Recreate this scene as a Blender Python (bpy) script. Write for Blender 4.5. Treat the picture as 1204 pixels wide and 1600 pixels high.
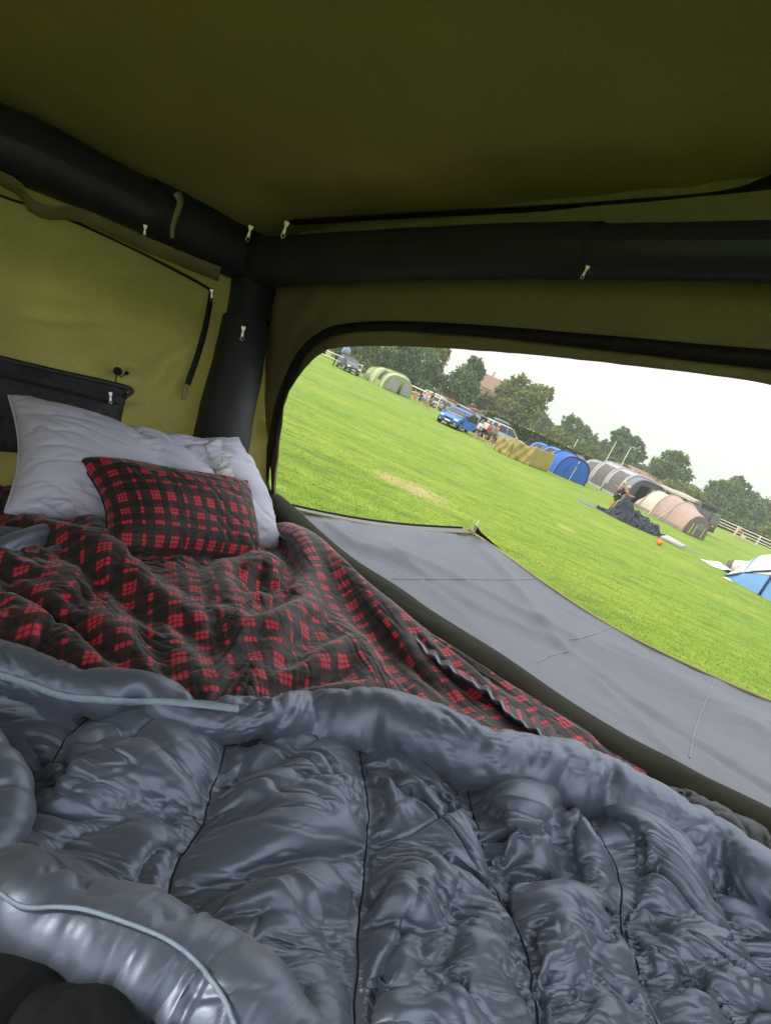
import bpy, math, random
import numpy as np
from mathutils import Vector, Matrix
from mathutils.bvhtree import BVHTree
random.seed(7); rng = np.random.default_rng(7)
for o in list(bpy.data.objects): bpy.data.objects.remove(o)
scene = bpy.context.scene
col = scene.collection

# ------------------------------------------------------------------ camera
FPX = 850.0                                   # focal length in photo pixels (photo 1204 x 1600)
PITCH = math.atan(211/FPX); ROLL = math.radians(23.7); EYE = 2.4
F = np.array([0, math.cos(PITCH), -math.sin(PITCH)])
_u0 = np.array([0, math.sin(PITCH), math.cos(PITCH)]); _r0 = np.array([1., 0, 0])
R = math.cos(ROLL)*_r0 + math.sin(ROLL)*_u0
U = -math.sin(ROLL)*_r0 + math.cos(ROLL)*_u0
CAM = np.array([0, 0, EYE])
cd = bpy.data.cameras.new('camera'); cam = bpy.data.objects.new('camera', cd); col.objects.link(cam)
cd.sensor_fit = 'VERTICAL'; cd.sensor_height = 36; cd.lens = 36*FPX/1600
cd.clip_start = 0.02; cd.clip_end = 3000
m = Matrix.Identity(4)
for i in range(3):
    m[i][0] = R[i]; m[i][1] = U[i]; m[i][2] = -F[i]; m[i][3] = CAM[i]
cam.matrix_world = m
scene.camera = cam

# ------------------------------------------------------------------ sky, sun, exposure
SUN_EL = math.radians(32); SUN_AZ = math.radians(-100)     # azimuth of the sun from +Y, clockwise positive
SKY_LOW, SKY_HIGH = .60, 1.5      # overcast: dimmer low down, brightest overhead
w = bpy.data.worlds.new("World"); scene.world = w; w.use_nodes = True
nt = w.node_tree; nt.nodes.clear()
out = nt.nodes.new('ShaderNodeOutputWorld'); bg = nt.nodes.new('ShaderNodeBackground')
sky = nt.nodes.new('ShaderNodeTexSky'); sky.sky_type = 'NISHITA'; sky.sun_disc = False
sky.sun_elevation = SUN_EL; sky.sun_rotation = SUN_AZ
sky.air_density = 1.0; sky.dust_density = 5.0
tc = nt.nodes.new('ShaderNodeTexCoord'); mp = nt.nodes.new('ShaderNodeMapping'); mp.inputs['Scale'].default_value = (1, 1, 3)
nz = nt.nodes.new('ShaderNodeTexNoise'); nz.inputs['Scale'].default_value = 1.6; nz.inputs['Detail'].default_value = 4
cr = nt.nodes.new('ShaderNodeValToRGB')
cr.color_ramp.elements[0].position = .25; cr.color_ramp.elements[0].color = (11.6, 11.9, 12.4, 1)
cr.color_ramp.elements[1].position = .75; cr.color_ramp.elements[1].color = (14.2, 13.9, 13.4, 1)
mx = nt.nodes.new('ShaderNodeMix'); mx.data_type = 'RGBA'; mx.inputs[0].default_value = .85
nt.links.new(tc.outputs['Generated'], mp.inputs[0]); nt.links.new(mp.outputs[0], nz.inputs['Vector'])
nt.links.new(nz.outputs[0], cr.inputs[0])
sz = nt.nodes.new('ShaderNodeSeparateXYZ'); nt.links.new(tc.outputs['Generated'], sz.inputs[0])
gd = nt.nodes.new('ShaderNodeMapRange'); gd.inputs[1].default_value = .05; gd.inputs[2].default_value = .75; gd.inputs[3].default_value = SKY_LOW; gd.inputs[4].default_value = SKY_HIGH
nt.links.new(sz.outputs[2], gd.inputs[0]); vm = nt.nodes.new('ShaderNodeVectorMath'); vm.operation = 'SCALE'
nt.links.new(cr.outputs[0], vm.inputs[0]); nt.links.new(gd.outputs[0], vm.inputs['Scale'])
nt.links.new(sky.outputs[0], mx.inputs[6]); nt.links.new(vm.outputs[0], mx.inputs[7])
nt.links.new(mx.outputs[2], bg.inputs['Color']); bg.inputs['Strength'].default_value = .12
nt.links.new(bg.outputs[0], out.inputs['Surface'])
sd = bpy.data.lights.new('sun', 'SUN'); so = bpy.data.objects.new('sun', sd); col.objects.link(so)
sd.energy = 2.2; sd.angle = math.radians(4); sd.color = (1, .95, .86)
sdir = Vector((math.sin(SUN_AZ)*math.cos(SUN_EL), math.cos(SUN_AZ)*math.cos(SUN_EL), math.sin(SUN_EL)))
so.rotation_euler = sdir.to_track_quat('Z', 'Y').to_euler()
scene.view_settings.view_transform = 'Standard'; scene.view_settings.look = 'None'
scene.view_settings.gamma = 1; scene.view_settings.use_curve_mapping = False
scene.view_settings.exposure = 0.12
scene.render.engine = 'CYCLES'
scene.cycles.max_bounces = 10; scene.cycles.diffuse_bounces = 6; scene.cycles.transmission_bounces = 6

# ------------------------------------------------------------------ projection helpers
def ray(x, y): return F*FPX + R*(x-602) - U*(y-800)
def G(x, y, z=0.0):                                   # photo pixel -> point on the horizontal plane z
    d = ray(x, y); return CAM + d*((z-EYE)/d[2])
def proj(P):
    d = np.asarray(P)-CAM; k = d@F
    return np.stack([602+FPX*(d@R)/k, 800-FPX*(d@U)/k], -1)
_n1 = ray(-157, 419); _n2 = ray(1313, 867)
E1 = _n1/np.linalg.norm(_n1); E2 = _n2/np.linalg.norm(_n2)      # tent: along window wall, along end wall
EN = np.cross(E2, E1); EN /= np.linalg.norm(EN)                # tent up
TM = np.stack([E1, E2, EN], 1); TI = np.linalg.inv(TM)
# planes in tent coordinates (a,b,c): (normal, d)
WIN = (np.array([0, 1, .229]), 1.387-.62*.229)
END = (np.array([1, 0, -.245]), 1.966+.62*.245)
def BED(h=0): return (np.array([0, 0, 1.]), -.62+h)
def CEIL(h=0): return (np.array([0, 0, 1.]), .5+h)
def off(pl, d): return (pl[0], pl[1]+d)
def hit(x, y, pl):
    d = TI@ray(x, y); return CAM + TM@(d*(pl[1]/(pl[0]@d)))
def T(a, b, c): return CAM + TM@np.array([a, b, c], float)
def hitv(pts, pl): return np.array([hit(x, y, pl) for x, y in pts])

# ------------------------------------------------------------------ object helpers
def tag(o, label=None, cat=None, group=None, kind=None):
    if label: o['label'] = label
    if cat: o['category'] = cat
    if group: o['group'] = group
    if kind: o['kind'] = kind
    return o
def empty(name, loc=(0, 0, 0), rz=0, label=None, cat=None, group=None):
    o = bpy.data.objects.new(name, None); col.objects.link(o); o.empty_display_size = .1
    o.location = loc; o.rotation_euler = (0, 0, rz)
    return tag(o, label, cat, group)
def copy_tree(o, parent=None):
    c = o.copy(); col.objects.link(c); c.parent = parent
    for ch in o.children: copy_tree(ch, c)
    return c
class MB:
    def __init__(s): s.v = []; s.f = []; s.m = []
    def add(s, vs, fs, mi=0):
        b = len(s.v); s.v += [tuple(map(float, p)) for p in vs]; s.f += [tuple(b+i for i in f) for f in fs]; s.m += [mi]*len(fs)
        return s
    def box(s, c, d, rz=0, mi=0, taper=1):
        cx, cy, cz = c; dx, dy, dz = [k/2 for k in d]; vs = []
        ca, sa = math.cos(rz), math.sin(rz)
        for z in (-1, 1):
            t = taper if z > 0 else 1
            for x, y in ((-1, -1), (1, -1), (1, 1), (-1, 1)):
                X, Y = x*dx*t, y*dy*t
                vs.append((cx+X*ca-Y*sa, cy+X*sa+Y*ca, cz+z*dz))
        return s.add(vs, [(3, 2, 1, 0), (4, 5, 6, 7), (0, 1, 5, 4), (1, 2, 6, 5), (2, 3, 7, 6), (3, 0, 4, 7)], mi)
    def tube(s, pts, rad, n=8, mi=0, cap=True):
        pts = [Vector(p) for p in pts]
        if not hasattr(rad, '__len__'): rad = [rad]*len(pts)
        vs = []; fs = []; up = None
        for i, p in enumerate(pts):
            d = (pts[min(i+1, len(pts)-1)]-pts[max(i-1, 0)]).normalized()
            if up is None: up = Vector((0, 0, 1)) if abs(d.z) < .9 else Vector((1, 0, 0))
            x = d.cross(up).normalized(); up = x.cross(d).normalized()
            for k in range(n):
                a = 2*math.pi*k/n; vs.append(p+(x*math.cos(a)+up*math.sin(a))*rad[i])
        for i in range(len(pts)-1):
            for k in range(n):
                fs.append((i*n+k, i*n+(k+1) % n, (i+1)*n+(k+1) % n, (i+1)*n+k))
        if cap: fs += [tuple(range(n))[::-1], tuple((len(pts)-1)*n+k for k in range(n))]
        return s.add(vs, fs, mi)
    def loft(s, secs, closed=True, mi=0, cap=True):
        n = len(secs[0]); vs = [p for q in secs for p in q]; fs = []
        for i in range(len(secs)-1):
            for k in range(n if closed else n-1):
                fs.append((i*n+k, i*n+(k+1) % n, (i+1)*n+(k+1) % n, (i+1)*n+k))
        if cap and closed: fs += [tuple(range(n))[::-1], tuple((len(secs)-1)*n+k for k in range(n))]
        return s.add(vs, fs, mi)
    def disc(s, c, r, axis, h, n=16, mi=0):
        c = Vector(c); a = Vector(axis).normalized(); return s.tube([c-a*h/2, c+a*h/2], r, n, mi)
    def build(s, name, mats, parent=None, smooth=False, world=False):
        me = bpy.data.meshes.new(name); me.from_pydata(s.v, [], s.f)
        if not isinstance(mats, (list, tuple)): mats = [mats]
        for q in mats: me.materials.append(q)
        me.polygons.foreach_set('material_index', s.m)
        if smooth: me.polygons.foreach_set('use_smooth', [True]*len(me.polygons))
        me.update()
        o = bpy.data.objects.new(name, me); col.objects.link(o)
        if parent: o.parent = parent
        return o
def grid_obj(name, P, mat, parent=None, uv=None, smooth=True, solid=0, keep=None):
    H, W = P.shape[:2]; me = bpy.data.meshes.new(name)
    idx = np.arange(H*W).reshape(H, W)
    q = np.stack([idx[:-1, :-1], idx[:-1, 1:], idx[1:, 1:], idx[1:, :-1]], -1).reshape(-1, 4)
    if keep is not None: q = q[keep.reshape(-1)]
    me.from_pydata(P.reshape(-1, 3).tolist(), [], q.tolist())
    if smooth: me.polygons.foreach_set('use_smooth', [True]*len(me.polygons))
    me.materials.append(mat)
    if uv is not None:
        l = me.uv_layers.new(name='UVMap'); u = uv.reshape(-1, 2)[q.reshape(-1)]
        l.data.foreach_set('uv', u.reshape(-1).astype(np.float32))
    me.update(); o = bpy.data.objects.new(name, me); col.objects.link(o)
    if parent: o.parent = parent
    if solid:
        md = o.modifiers.new('thickness', 'SOLIDIFY'); md.thickness = solid; md.offset = 0
    return o
def resample(pts, n):
    p = np.asarray(pts, float)
    # Catmull-Rom through points, then n samples
    q = np.vstack([2*p[0]-p[1], p, 2*p[-1]-p[-2]]); o = []
    for i in range(len(p)-1):
        a, b, c, d = q[i:i+4]
        for t in np.linspace(0, 1, 24, endpoint=False):
            o.append(.5*((2*b)+(-a+c)*t+(2*a-5*b+4*c-d)*t*t+(-a+3*b-3*c+d)*t**3))
    o.append(p[-1]); o = np.array(o)
    L = np.r_[0, np.cumsum(np.linalg.norm(np.diff(o[:, :2] if o.shape[1] < 4 else o, axis=0), axis=1))]
    s = np.linspace(0, L[-1], n)
    return np.stack([np.interp(s, L, o[:, k]) for k in range(o.shape[1])], 1)

# ------------------------------------------------------------------ materials
def mat(name, c, rough=.7, spec=.3, metal=0, bump=0, bscale=60, var=0, vscale=3, trans=0, sheen=0, coat=0, grain=0, weave=0):
    m = bpy.data.materials.new(name); m.use_nodes = True; t = m.node_tree; N = t.nodes; L = t.links
    b = N['Principled BSDF']; b.inputs['Base Color'].default_value = (*c, 1)
    b.inputs['Roughness'].default_value = rough; b.inputs['Specular IOR Level'].default_value = spec
    b.inputs['Metallic'].default_value = metal; b.inputs['Sheen Weight'].default_value = sheen
    b.inputs['Coat Weight'].default_value = coat
    t_c = N.new('ShaderNodeTexCoord')
    cs = None
    if var:
        n = N.new('ShaderNodeTexNoise'); n.inputs['Scale'].default_value = vscale; n.inputs['Detail'].default_value = 5
        L.new(t_c.outputs['Object'], n.inputs['Vector'])
        r = N.new('ShaderNodeValToRGB'); e = r.color_ramp.elements
        e[0].position = .3; e[0].color = (*[k*(1-var) for k in c], 1); e[1].position = .7; e[1].color = (*[min(1, k*(1+var)) for k in c], 1)
        L.new(n.outputs[0], r.inputs[0]); L.new(r.outputs[0], b.inputs['Base Color']); cs = r.outputs[0]
    if grain:
        n = N.new('ShaderNodeTexNoise'); n.inputs['Scale'].default_value = grain; n.inputs['Detail'].default_value = 2
        L.new(t_c.outputs['Object'], n.inputs['Vector']); r2 = N.new('ShaderNodeValToRGB'); e = r2.color_ramp.elements
        e[0].position = .3; e[0].color = (.84, .84, .84, 1); e[1].position = .7; e[1].color = (1.14, 1.14, 1.12, 1); L.new(n.outputs[0], r2.inputs[0])
        mg = N.new('ShaderNodeMix'); mg.data_type = 'RGBA'; mg.blend_type = 'MULTIPLY'; mg.inputs[0].default_value = 1; mg.inputs[6].default_value = (*c, 1)
        if cs: L.new(cs, mg.inputs[6])
        L.new(r2.outputs[0], mg.inputs[7]); L.new(mg.outputs[2], b.inputs['Base Color']); cs = mg.outputs[2]
    if bump:
        n = N.new('ShaderNodeTexNoise'); n.inputs['Scale'].default_value = bscale; n.inputs['Detail'].default_value = 4
        L.new(t_c.outputs['Object'], n.inputs['Vector'])
        bp = N.new('ShaderNodeBump'); bp.inputs['Strength'].default_value = bump; bp.inputs['Distance'].default_value = .01
        L.new(n.outputs[0], bp.inputs['Height']); L.new(bp.outputs[0], b.inputs['Normal'])
    if weave:
        last = b.inputs['Normal'].links[0].from_socket if b.inputs['Normal'].links else None
        wv = N.new('ShaderNodeTexNoise'); wv.inputs['Scale'].default_value = weave; wv.inputs['Detail'].default_value = 1
        L.new(t_c.outputs['Object'], wv.inputs['Vector'])
        b2 = N.new('ShaderNodeBump'); b2.inputs['Strength'].default_value = .35; b2.inputs['Distance'].default_value = .002
        L.new(wv.outputs[0], b2.inputs['Height']); L.new(b2.outputs[0], b.inputs['Normal'])
        if last: L.new(last, b2.inputs['Normal'])
    if trans:
        tr = N.new('ShaderNodeBsdfTranslucent'); tr.inputs['Color'].default_value = (*c, 1)
        if cs: L.new(cs, tr.inputs['Color'])
        mxs = N.new('ShaderNodeMixShader'); mxs.inputs[0].default_value = trans
        o = N['Material Output']; L.new(b.outputs[0], mxs.inputs[1]); L.new(tr.outputs[0], mxs.inputs[2]); L.new(mxs.outputs[0], o.inputs['Surface'])
    return m
def glass(name, c=(.02, .025, .03), rough=.05):
    return mat(name, c, rough, .8)

M = {}
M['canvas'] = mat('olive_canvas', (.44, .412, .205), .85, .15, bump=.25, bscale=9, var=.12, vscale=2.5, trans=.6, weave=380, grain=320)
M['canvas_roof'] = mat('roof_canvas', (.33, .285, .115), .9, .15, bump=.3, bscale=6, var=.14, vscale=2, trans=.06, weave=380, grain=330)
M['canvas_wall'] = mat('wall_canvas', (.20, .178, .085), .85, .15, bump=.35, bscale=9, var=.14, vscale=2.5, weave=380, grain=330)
M['sleeve'] = mat('black_sleeve', (.022, .025, .03), .55, .35, bump=.25, bscale=30, var=.2, vscale=5, weave=500)
M['pvc'] = mat('black_pvc_beam', (.020, .024, .030), .45, .4, bump=.12, bscale=18)
M['zip'] = mat('black_zip_tape', (.008, .008, .009), .6, .3, bump=.2, bscale=90)
M['metal'] = mat('zip_metal', (.55, .53, .48), .35, .5, metal=1)
M['ribbon'] = mat('khaki_webbing', (.28, .25, .16), .8, .2, bump=.3, bscale=80)
M['bolster'] = mat('dark_olive_cover', (.024, .0245, .015), .75, .15, bump=.35, bscale=14, var=.15, vscale=6, weave=500)
M['satin'] = mat('slate_satin', (.135, .162, .225), .43, .6, metal=.5, bump=.06, bscale=60, var=.1, vscale=4, sheen=.15)
M['satin_dark'] = mat('dark_satin', (.05, .054, .06), .5, .5, metal=.3, bump=.12, bscale=40, var=.1, vscale=4)
M['piping'] = mat('pale_blue_zip_tape', (.27, .34, .43), .6, .3, bump=.3, bscale=120)
M['stitch'] = mat('dark_thread', (.02, .022, .03), .8, .1)
M['pillow'] = mat('pale_lilac_cotton', (.49, .50, .63), .40, .5, bump=.12, bscale=30, sheen=.2, weave=600)
M['lace'] = mat('silver_sequin_band', (.62, .64, .68), .35, .6, bump=1.0, bscale=190, var=.35, vscale=120)
M['awning'] = mat('grey_awning_nylon', (.10, .112, .142), .40, .6, bump=.1, bscale=8, var=.05, vscale=1.5, weave=700)
M['binding'] = mat('khaki_edge_binding', (.33, .29, .13), .7, .2)
M['black'] = mat('black_fabric', (.012, .013, .014), .8, .15, bump=.3, bscale=20)
M['tyre'] = mat('tyre_rubber', (.015, .015, .016), .85, .2)
M['rim'] = mat('alloy_rim', (.45, .46, .48), .35, .5, metal=.8)
M['glass'] = glass('window_glass')
M['screen'] = glass('windscreen_glass', (.10, .13, .15), .08)
M['head'] = mat('headlamp_lens', (.75, .78, .8), .1, .7)
M['red'] = mat('tail_lamp_red', (.5, .02, .02), .2, .6)
M['plate'] = mat('white_plate', (.75, .75, .72), .4, .4)
M['plate_y'] = mat('yellow_plate', (.75, .42, .03), .4, .4)
M['trim'] = mat('black_plastic_trim', (.02, .02, .022), .5, .4)
M['skin'] = mat('skin', (.55, .31, .21), .6, .3)
M['skin_tan'] = mat('skin_tanned', (.42, .21, .12), .6, .3)
M['hair_blond'] = mat('blond_hair', (.55, .42, .24), .7, .2)
M['hair_dark'] = mat('dark_hair', (.05, .03, .02), .7, .2)
M['white_wood'] = mat('white_painted_wood', (.72, .68, .6), .7, .2, var=.1)

def plaid_material():
    m = bpy.data.materials.new('red_black_plaid'); m.use_nodes = True; t = m.node_tree; N = t.nodes; L = t.links
    b = N['Principled BSDF']; b.inputs['Roughness'].default_value = .62; b.inputs['Specular IOR Level'].default_value = .35
    b.inputs['Sheen Weight'].default_value = .3; b.inputs['Sheen Roughness'].default_value = .4
    uv = N.new('ShaderNodeUVMap'); uv.uv_map = 'UVMap'
    # small warp so that the print is not ruler straight
    wn = N.new('ShaderNodeTexNoise'); wn.inputs['Scale'].default_value = 9; L.new(uv.outputs[0], wn.inputs['Vector'])
    va = N.new('ShaderNodeVectorMath'); va.operation = 'MULTIPLY_ADD'; va.inputs[1].default_value = (.012, .012, 0)
    L.new(wn.outputs['Color'], va.inputs[0]); L.new(uv.outputs[0], va.inputs[2])
    sp = N.new('ShaderNodeSeparateXYZ'); L.new(va.outputs[0], sp.inputs[0])
    def stripes(sock, period, segs, soft):
        d = N.new('ShaderNodeMath'); d.operation = 'DIVIDE'; d.inputs[1].default_value = period; L.new(sock, d.inputs[0])
        f = N.new('ShaderNodeMath'); f.operation = 'FRACT'; L.new(d.outputs[0], f.inputs[0])
        r = N.new('ShaderNodeValToRGB'); e = r.color_ramp.elements; r.color_ramp.interpolation = 'LINEAR'
        e[0].position = 0; e[0].color = (0, 0, 0, 1); e[1].position = 1; e[1].color = (0, 0, 0, 1)
        for a, c in segs:
            for p, v in ((a-soft, 0), (a, 1), (c, 1), (c+soft, 0)):
                q = e.new(p); q.color = (v, v, v, 1)
        L.new(f.outputs[0], r.inputs[0]); return r.outputs[0]
    A = [(.05, .085), (.115, .15), (.18, .215), (.40, .435), (.465, .50), (.53, .565), (.78, .825)]
    B = [(.04, .085), (.12, .165), (.36, .405), (.44, .485), (.52, .565), (.80, .86)]
    X = stripes(sp.outputs[0], .235, A, .014); Y = stripes(sp.outputs[1], .21, B, .015)
    mul = N.new('ShaderNodeMath'); mul.operation = 'MULTIPLY'; L.new(X, mul.inputs[0]); L.new(Y, mul.inputs[1])
    add = N.new('ShaderNodeMath'); add.operation = 'ADD'; L.new(X, add.inputs[0]); L.new(Y, add.inputs[1])
    base = N.new('ShaderNodeMix'); base.data_type = 'RGBA'; base.inputs[6].default_value = (.010, .0098, .0095, 1); base.inputs[7].default_value = (.085, .016, .02, 1)
    nn = N.new('ShaderNodeTexNoise'); nn.inputs['Scale'].default_value = 7; L.new(uv.outputs[0], nn.inputs['Vector'])
    k = N.new('ShaderNodeMath'); k.operation = 'MULTIPLY'; L.new(add.outputs[0], k.inputs[0]); L.new(nn.outputs[0], k.inputs[1]); k.use_clamp = True
    L.new(k.outputs[0], base.inputs[0])
    fin = N.new('ShaderNodeMix'); fin.data_type = 'RGBA'; fin.inputs[7].default_value = (.55, .02, .05, 1)
    L.new(base.outputs[2], fin.inputs[6]); L.new(mul.outputs[0], fin.inputs[0]); L.new(fin.outputs[2], b.inputs['Base Color'])
    n2 = N.new('ShaderNodeTexNoise'); n2.inputs['Scale'].default_value = 20; n2.inputs['Detail'].default_value = 6; L.new(uv.outputs[0], n2.inputs['Vector'])
    bp = N.new('ShaderNodeBump'); bp.inputs['Strength'].default_value = .55; bp.inputs['Distance'].default_value = .01
    L.new(n2.outputs[0], bp.inputs['Height']); L.new(bp.outputs[0], b.inputs['Normal'])
    return m
M['plaid'] = plaid_material()

#@@TENT
#@@BED
#@@AWNING
#@@FIELD
# ================================================================== THE ROOFTOP TENT (camera is inside it)
tent = empty('rooftop_tent', (0, 0, 0), 0, 'olive canvas rooftop tent seen from inside, with black air beams and an open window', 'rooftop tent')
def noise2(x, y, seed=0, n=24, fmin=1, fmax=6):
    r = np.random.default_rng(seed); o = np.zeros_like(x)
    for _ in range(n):
        f = fmin*(fmax/fmin)**r.random(); a = r.random()*2*math.pi; ph = r.random()*2*math.pi
        o += np.sin((x*math.cos(a)+y*math.sin(a))*f*2*math.pi+ph)/f**.8
    return o/math.sqrt(n)*fmin**.8
def plane_grid(a0, a1, b0, b1, na, nb): return np.meshgrid(np.linspace(a0, a1, na), np.linspace(b0, b1, nb), indexing='ij')
def up2(X):
    n = np.zeros((X.shape[0]*2-1, X.shape[1]*2-1)+X.shape[2:]); n[::2, ::2] = X; n[1::2, ::2] = (X[:-1]+X[1:])/2
    n[:, 1::2] = (n[:, :-1:2]+n[:, 2::2])/2
    for _ in range(1): n[1:-1, 1:-1] = (n[1:-1, 1:-1]*4+n[:-2, 1:-1]+n[2:, 1:-1]+n[1:-1, :-2]+n[1:-1, 2:])/8
    return n
def creases(Q, amp, seed, ref=EN, layers=((.075, .022, .0), (.06, .02, .9), (.05, .017, -.8), (.03, .010, .2)), dens=.5, mask=None):
    """sharp little folds: valleys along the zero lines of warped noise, in cloth metres"""
    x = np.concatenate([np.zeros((Q.shape[0], 1)), np.cumsum(np.linalg.norm(np.diff(Q, axis=1), axis=-1), 1)], 1); x = x-x.mean(1, keepdims=True)+x.mean()
    y = np.concatenate([np.zeros((1, Q.shape[1])), np.cumsum(np.linalg.norm(np.diff(Q, axis=0), axis=-1), 0)], 0)
    wx = .02*noise2(x, y, seed, 14, 2.5, 9); wy = .02*noise2(x, y, seed+1, 14, 2.5, 9); h = np.zeros_like(x)
    for k, (ls, lc, an) in enumerate(layers):
        ca, sa = math.cos(an), math.sin(an); X = ((x+wx)*ca+(y+wy)*sa)/ls; Y = (-(x+wx)*sa+(y+wy)*ca)/lc
        n = noise2(X, Y, seed+10*k+3, 20, .25, .8); m_ = np.clip(noise2(x, y, seed+50+k, 12, 2.0, 8)+dens-.1, 0, 1.2)
        h -= amp*(lc/.02)*m_*np.clip(1-np.abs(n)/.28, 0, 1)**1.3; h += amp*.40*(lc/.02)*m_*n
    if mask is not None: h = h*mask
    du = np.gradient(Q, axis=1); dv = np.gradient(Q, axis=0); nn = np.cross(du, dv); nn /= np.linalg.norm(nn, axis=-1, keepdims=True)+1e-12
    if (nn.reshape(-1, 3)@ref).mean() < 0: nn = -nn
    return Q+nn*h[..., None]
# roof panel
Cz = .6
A, Bb = plane_grid(2.5, -.45, -.95, 1.34, 80, 70)
c = Cz + .012*noise2(A, Bb, 1, fmin=.5, fmax=3)
c += .07*np.clip((-Bb+.9)/1.9, 0, 1)**1.3 - .075*np.clip((A-1.6)/.6, 0, 1)**1.5
P = CAM + np.stack([A, Bb, c], -1)@TM.T
P = creases(P, .0010, 611, dens=.2, layers=((.9, .16, .4), (.7, .12, 1.2), (.5, .10, -.5)))
grid_obj('roof_panel', P, M['canvas_roof'], tent, solid=.004)
# end wall (left in the picture)
Bb, C2 = plane_grid(-.95, 1.0, -.75, .66, 80, 60)
s = (Bb+.95)/1.95; corner_b = 1.387-.229*(C2+.62)
Bb = -.95+s*(corner_b+.95)
a = 1.966+.245*(C2+.62) + .012*noise2(Bb, C2, 2, fmin=.6, fmax=5) + .01*np.sin(C2*22+Bb*5+2*np.sin(Bb*4))*np.exp(-((Bb-1.25)/.25)**2)
P = CAM + np.stack([a, Bb, C2], -1)@TM.T
P = creases(up2(P), .003, 612, ref=-E1, dens=.25, layers=((.45, .07, 1.3), (.35, .06, .5), (.25, .04, -.4)))
grid_obj('end_wall', P, M['canvas'], tent, solid=.003)
# window wall with its opening
open_px = [(436, 800), (430, 765), (438, 700), (450, 625), (474, 582), (500, 557), (530, 545), (600, 542), (700, 546), (800, 553), (900, 563), (1000, 575), (1100, 587), (1204, 604),
           (1300, 640), (1370, 720), (1400, 850), (1400, 1000), (1390, 1200), (1370, 1350), (1204, 1290), (1000, 1205), (850, 1120), (700, 1012), (540, 895), (470, 832)]
def tcoord(p): return TI@(np.asarray(p)-CAM)
loop = np.array([tcoord(hit(x, y, WIN)) for x, y in open_px])
dense = resample(np.vstack([loop, loop[:1]]), 241)[:-1]
cen = np.array([.75, 0, -.1]); ring = []
outer = []
for p in dense:
    d = p[[0, 2]]-cen[[0, 2]]; ts = []
    if abs(d[1]) > 1e-6: ts.append(((.66 if d[1] > 0 else -.75)-cen[2])/d[1])
    ts.append(((1.966-cen[0])+.245*(cen[2]+.62))/(d[0]-.245*d[1]) if d[0]-.245*d[1] > 0 else (-1.3-cen[0])/d[0])
    t_ = max(1.02, min(k for k in ts if k > 0)); outer.append((cen[0]+d[0]*t_, cen[2]+d[1]*t_))
outer = np.array(outer); NR = 26; G3 = np.zeros((NR, len(dense)+1, 3))
for i in range(NR):
    f_ = i/(NR-1); q = dense[:, [0, 2]]*(1-f_)+outer*f_
    bb = 1.387-.229*(q[:, 1]+.62)+.010*noise2(q[:, 0], q[:, 1], 3, fmin=.8, fmax=6)*min(1, f_*4)
    bb += .006*np.sin(q[:, 0]*30+q[:, 1]*40)*np.exp(-((q[:, 0]-1.75)/.25)**2)
    if f_ < .12: bb = bb-.012*(1-f_/.12)
    G3[i, :-1] = np.stack([q[:, 0], bb, q[:, 1]], -1); G3[i, -1] = G3[i, 0]
Wp = creases(CAM+G3@TM.T, .0025, 615, ref=-E2, dens=.3, layers=((.4, .06, .2), (.3, .05, 1.0))); Wp[:, -1] = Wp[:, 0]
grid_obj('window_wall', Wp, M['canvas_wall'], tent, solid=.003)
# far side wall (behind the sleeper), the far part closed, the near part left out to let more light in
Aa, C2 = plane_grid(2.35, 1.25, -.75, .7, 40, 30)
P = CAM + np.stack([Aa, -.93+.01*noise2(Aa, C2, 5), C2], -1)@TM.T
grid_obj('side_wall', P, M['canvas'], tent, solid=.003)

def tube_px(name, pts, pl, mt, n=28, seg=60, wob=0, parent=tent, seed=0, flat=1.0):
    q = resample(np.array([[x, y, r] for x, y, r in pts]), seg); rs = np.random.default_rng(seed)
    cs = np.array([hit(x, y, pl) for x, y, _ in q]); rad = np.array([r*np.linalg.norm(c-CAM)/math.hypot(FPX, math.hypot(x-602, y-800)) for (x, y, r), c in zip(q, cs)])
    rows = []
    for i in range(seg):
        d = cs[min(i+1, seg-1)]-cs[max(0, i-1)]; d /= np.linalg.norm(d)
        x = np.cross(d, EN); x /= np.linalg.norm(x); y = np.cross(x, d)
        an = np.linspace(0, 2*math.pi, n+1)
        rows.append(cs[i]+np.outer(np.cos(an), x)*rad[i]+np.outer(np.sin(an), y)*rad[i]*flat)
    P = np.array(rows)
    if wob:
        u, v = np.meshgrid(np.linspace(0, 6, seg), np.linspace(0, 2*math.pi, n+1), indexing='ij')
        w_ = noise2(u, np.cos(v)*.7, seed+9, fmin=.6, fmax=4); P = P + (P-cs[:, None])*(w_*wob)[..., None]
    return grid_obj(name, P, mt, parent)
EB = off(END, -.07); WB = off(WIN, -.07)
tube_px('air_beam', [(-200, 118, 56), (-60, 195, 53), (60, 245, 50), (150, 287, 44), (234, 326, 40)], EB, M['pvc'])
tube_px('beam_sleeve', [(226, 321, 42), (300, 356, 43), (370, 392, 42), (412, 408, 40)], EB, M['sleeve'], wob=.02)
tube_px('air_beam', [(404, 400, 34), (397, 440, 30), (386, 505, 29), (383, 520, 29)], EB, M['pvc'])
tube_px('beam_sleeve', [(385, 505, 37), (372, 570, 39), (352, 660, 42), (330, 780, 44), (322, 830, 44)], EB, M['sleeve'], wob=.02, seed=2)
tube_px('beam_sleeve', [(404, 392, 42), (399, 430, 36), (392, 470, 33), (388, 500, 34)], off(END, -.055), M['sleeve'], wob=.02, seed=3)
tube_px('beam_sleeve', [(396, 410, 38), (450, 408, 36), (560, 402, 37), (690, 396, 38), (800, 393, 40), (932, 393, 42)], WB, M['sleeve'], wob=.015, seed=4)
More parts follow.
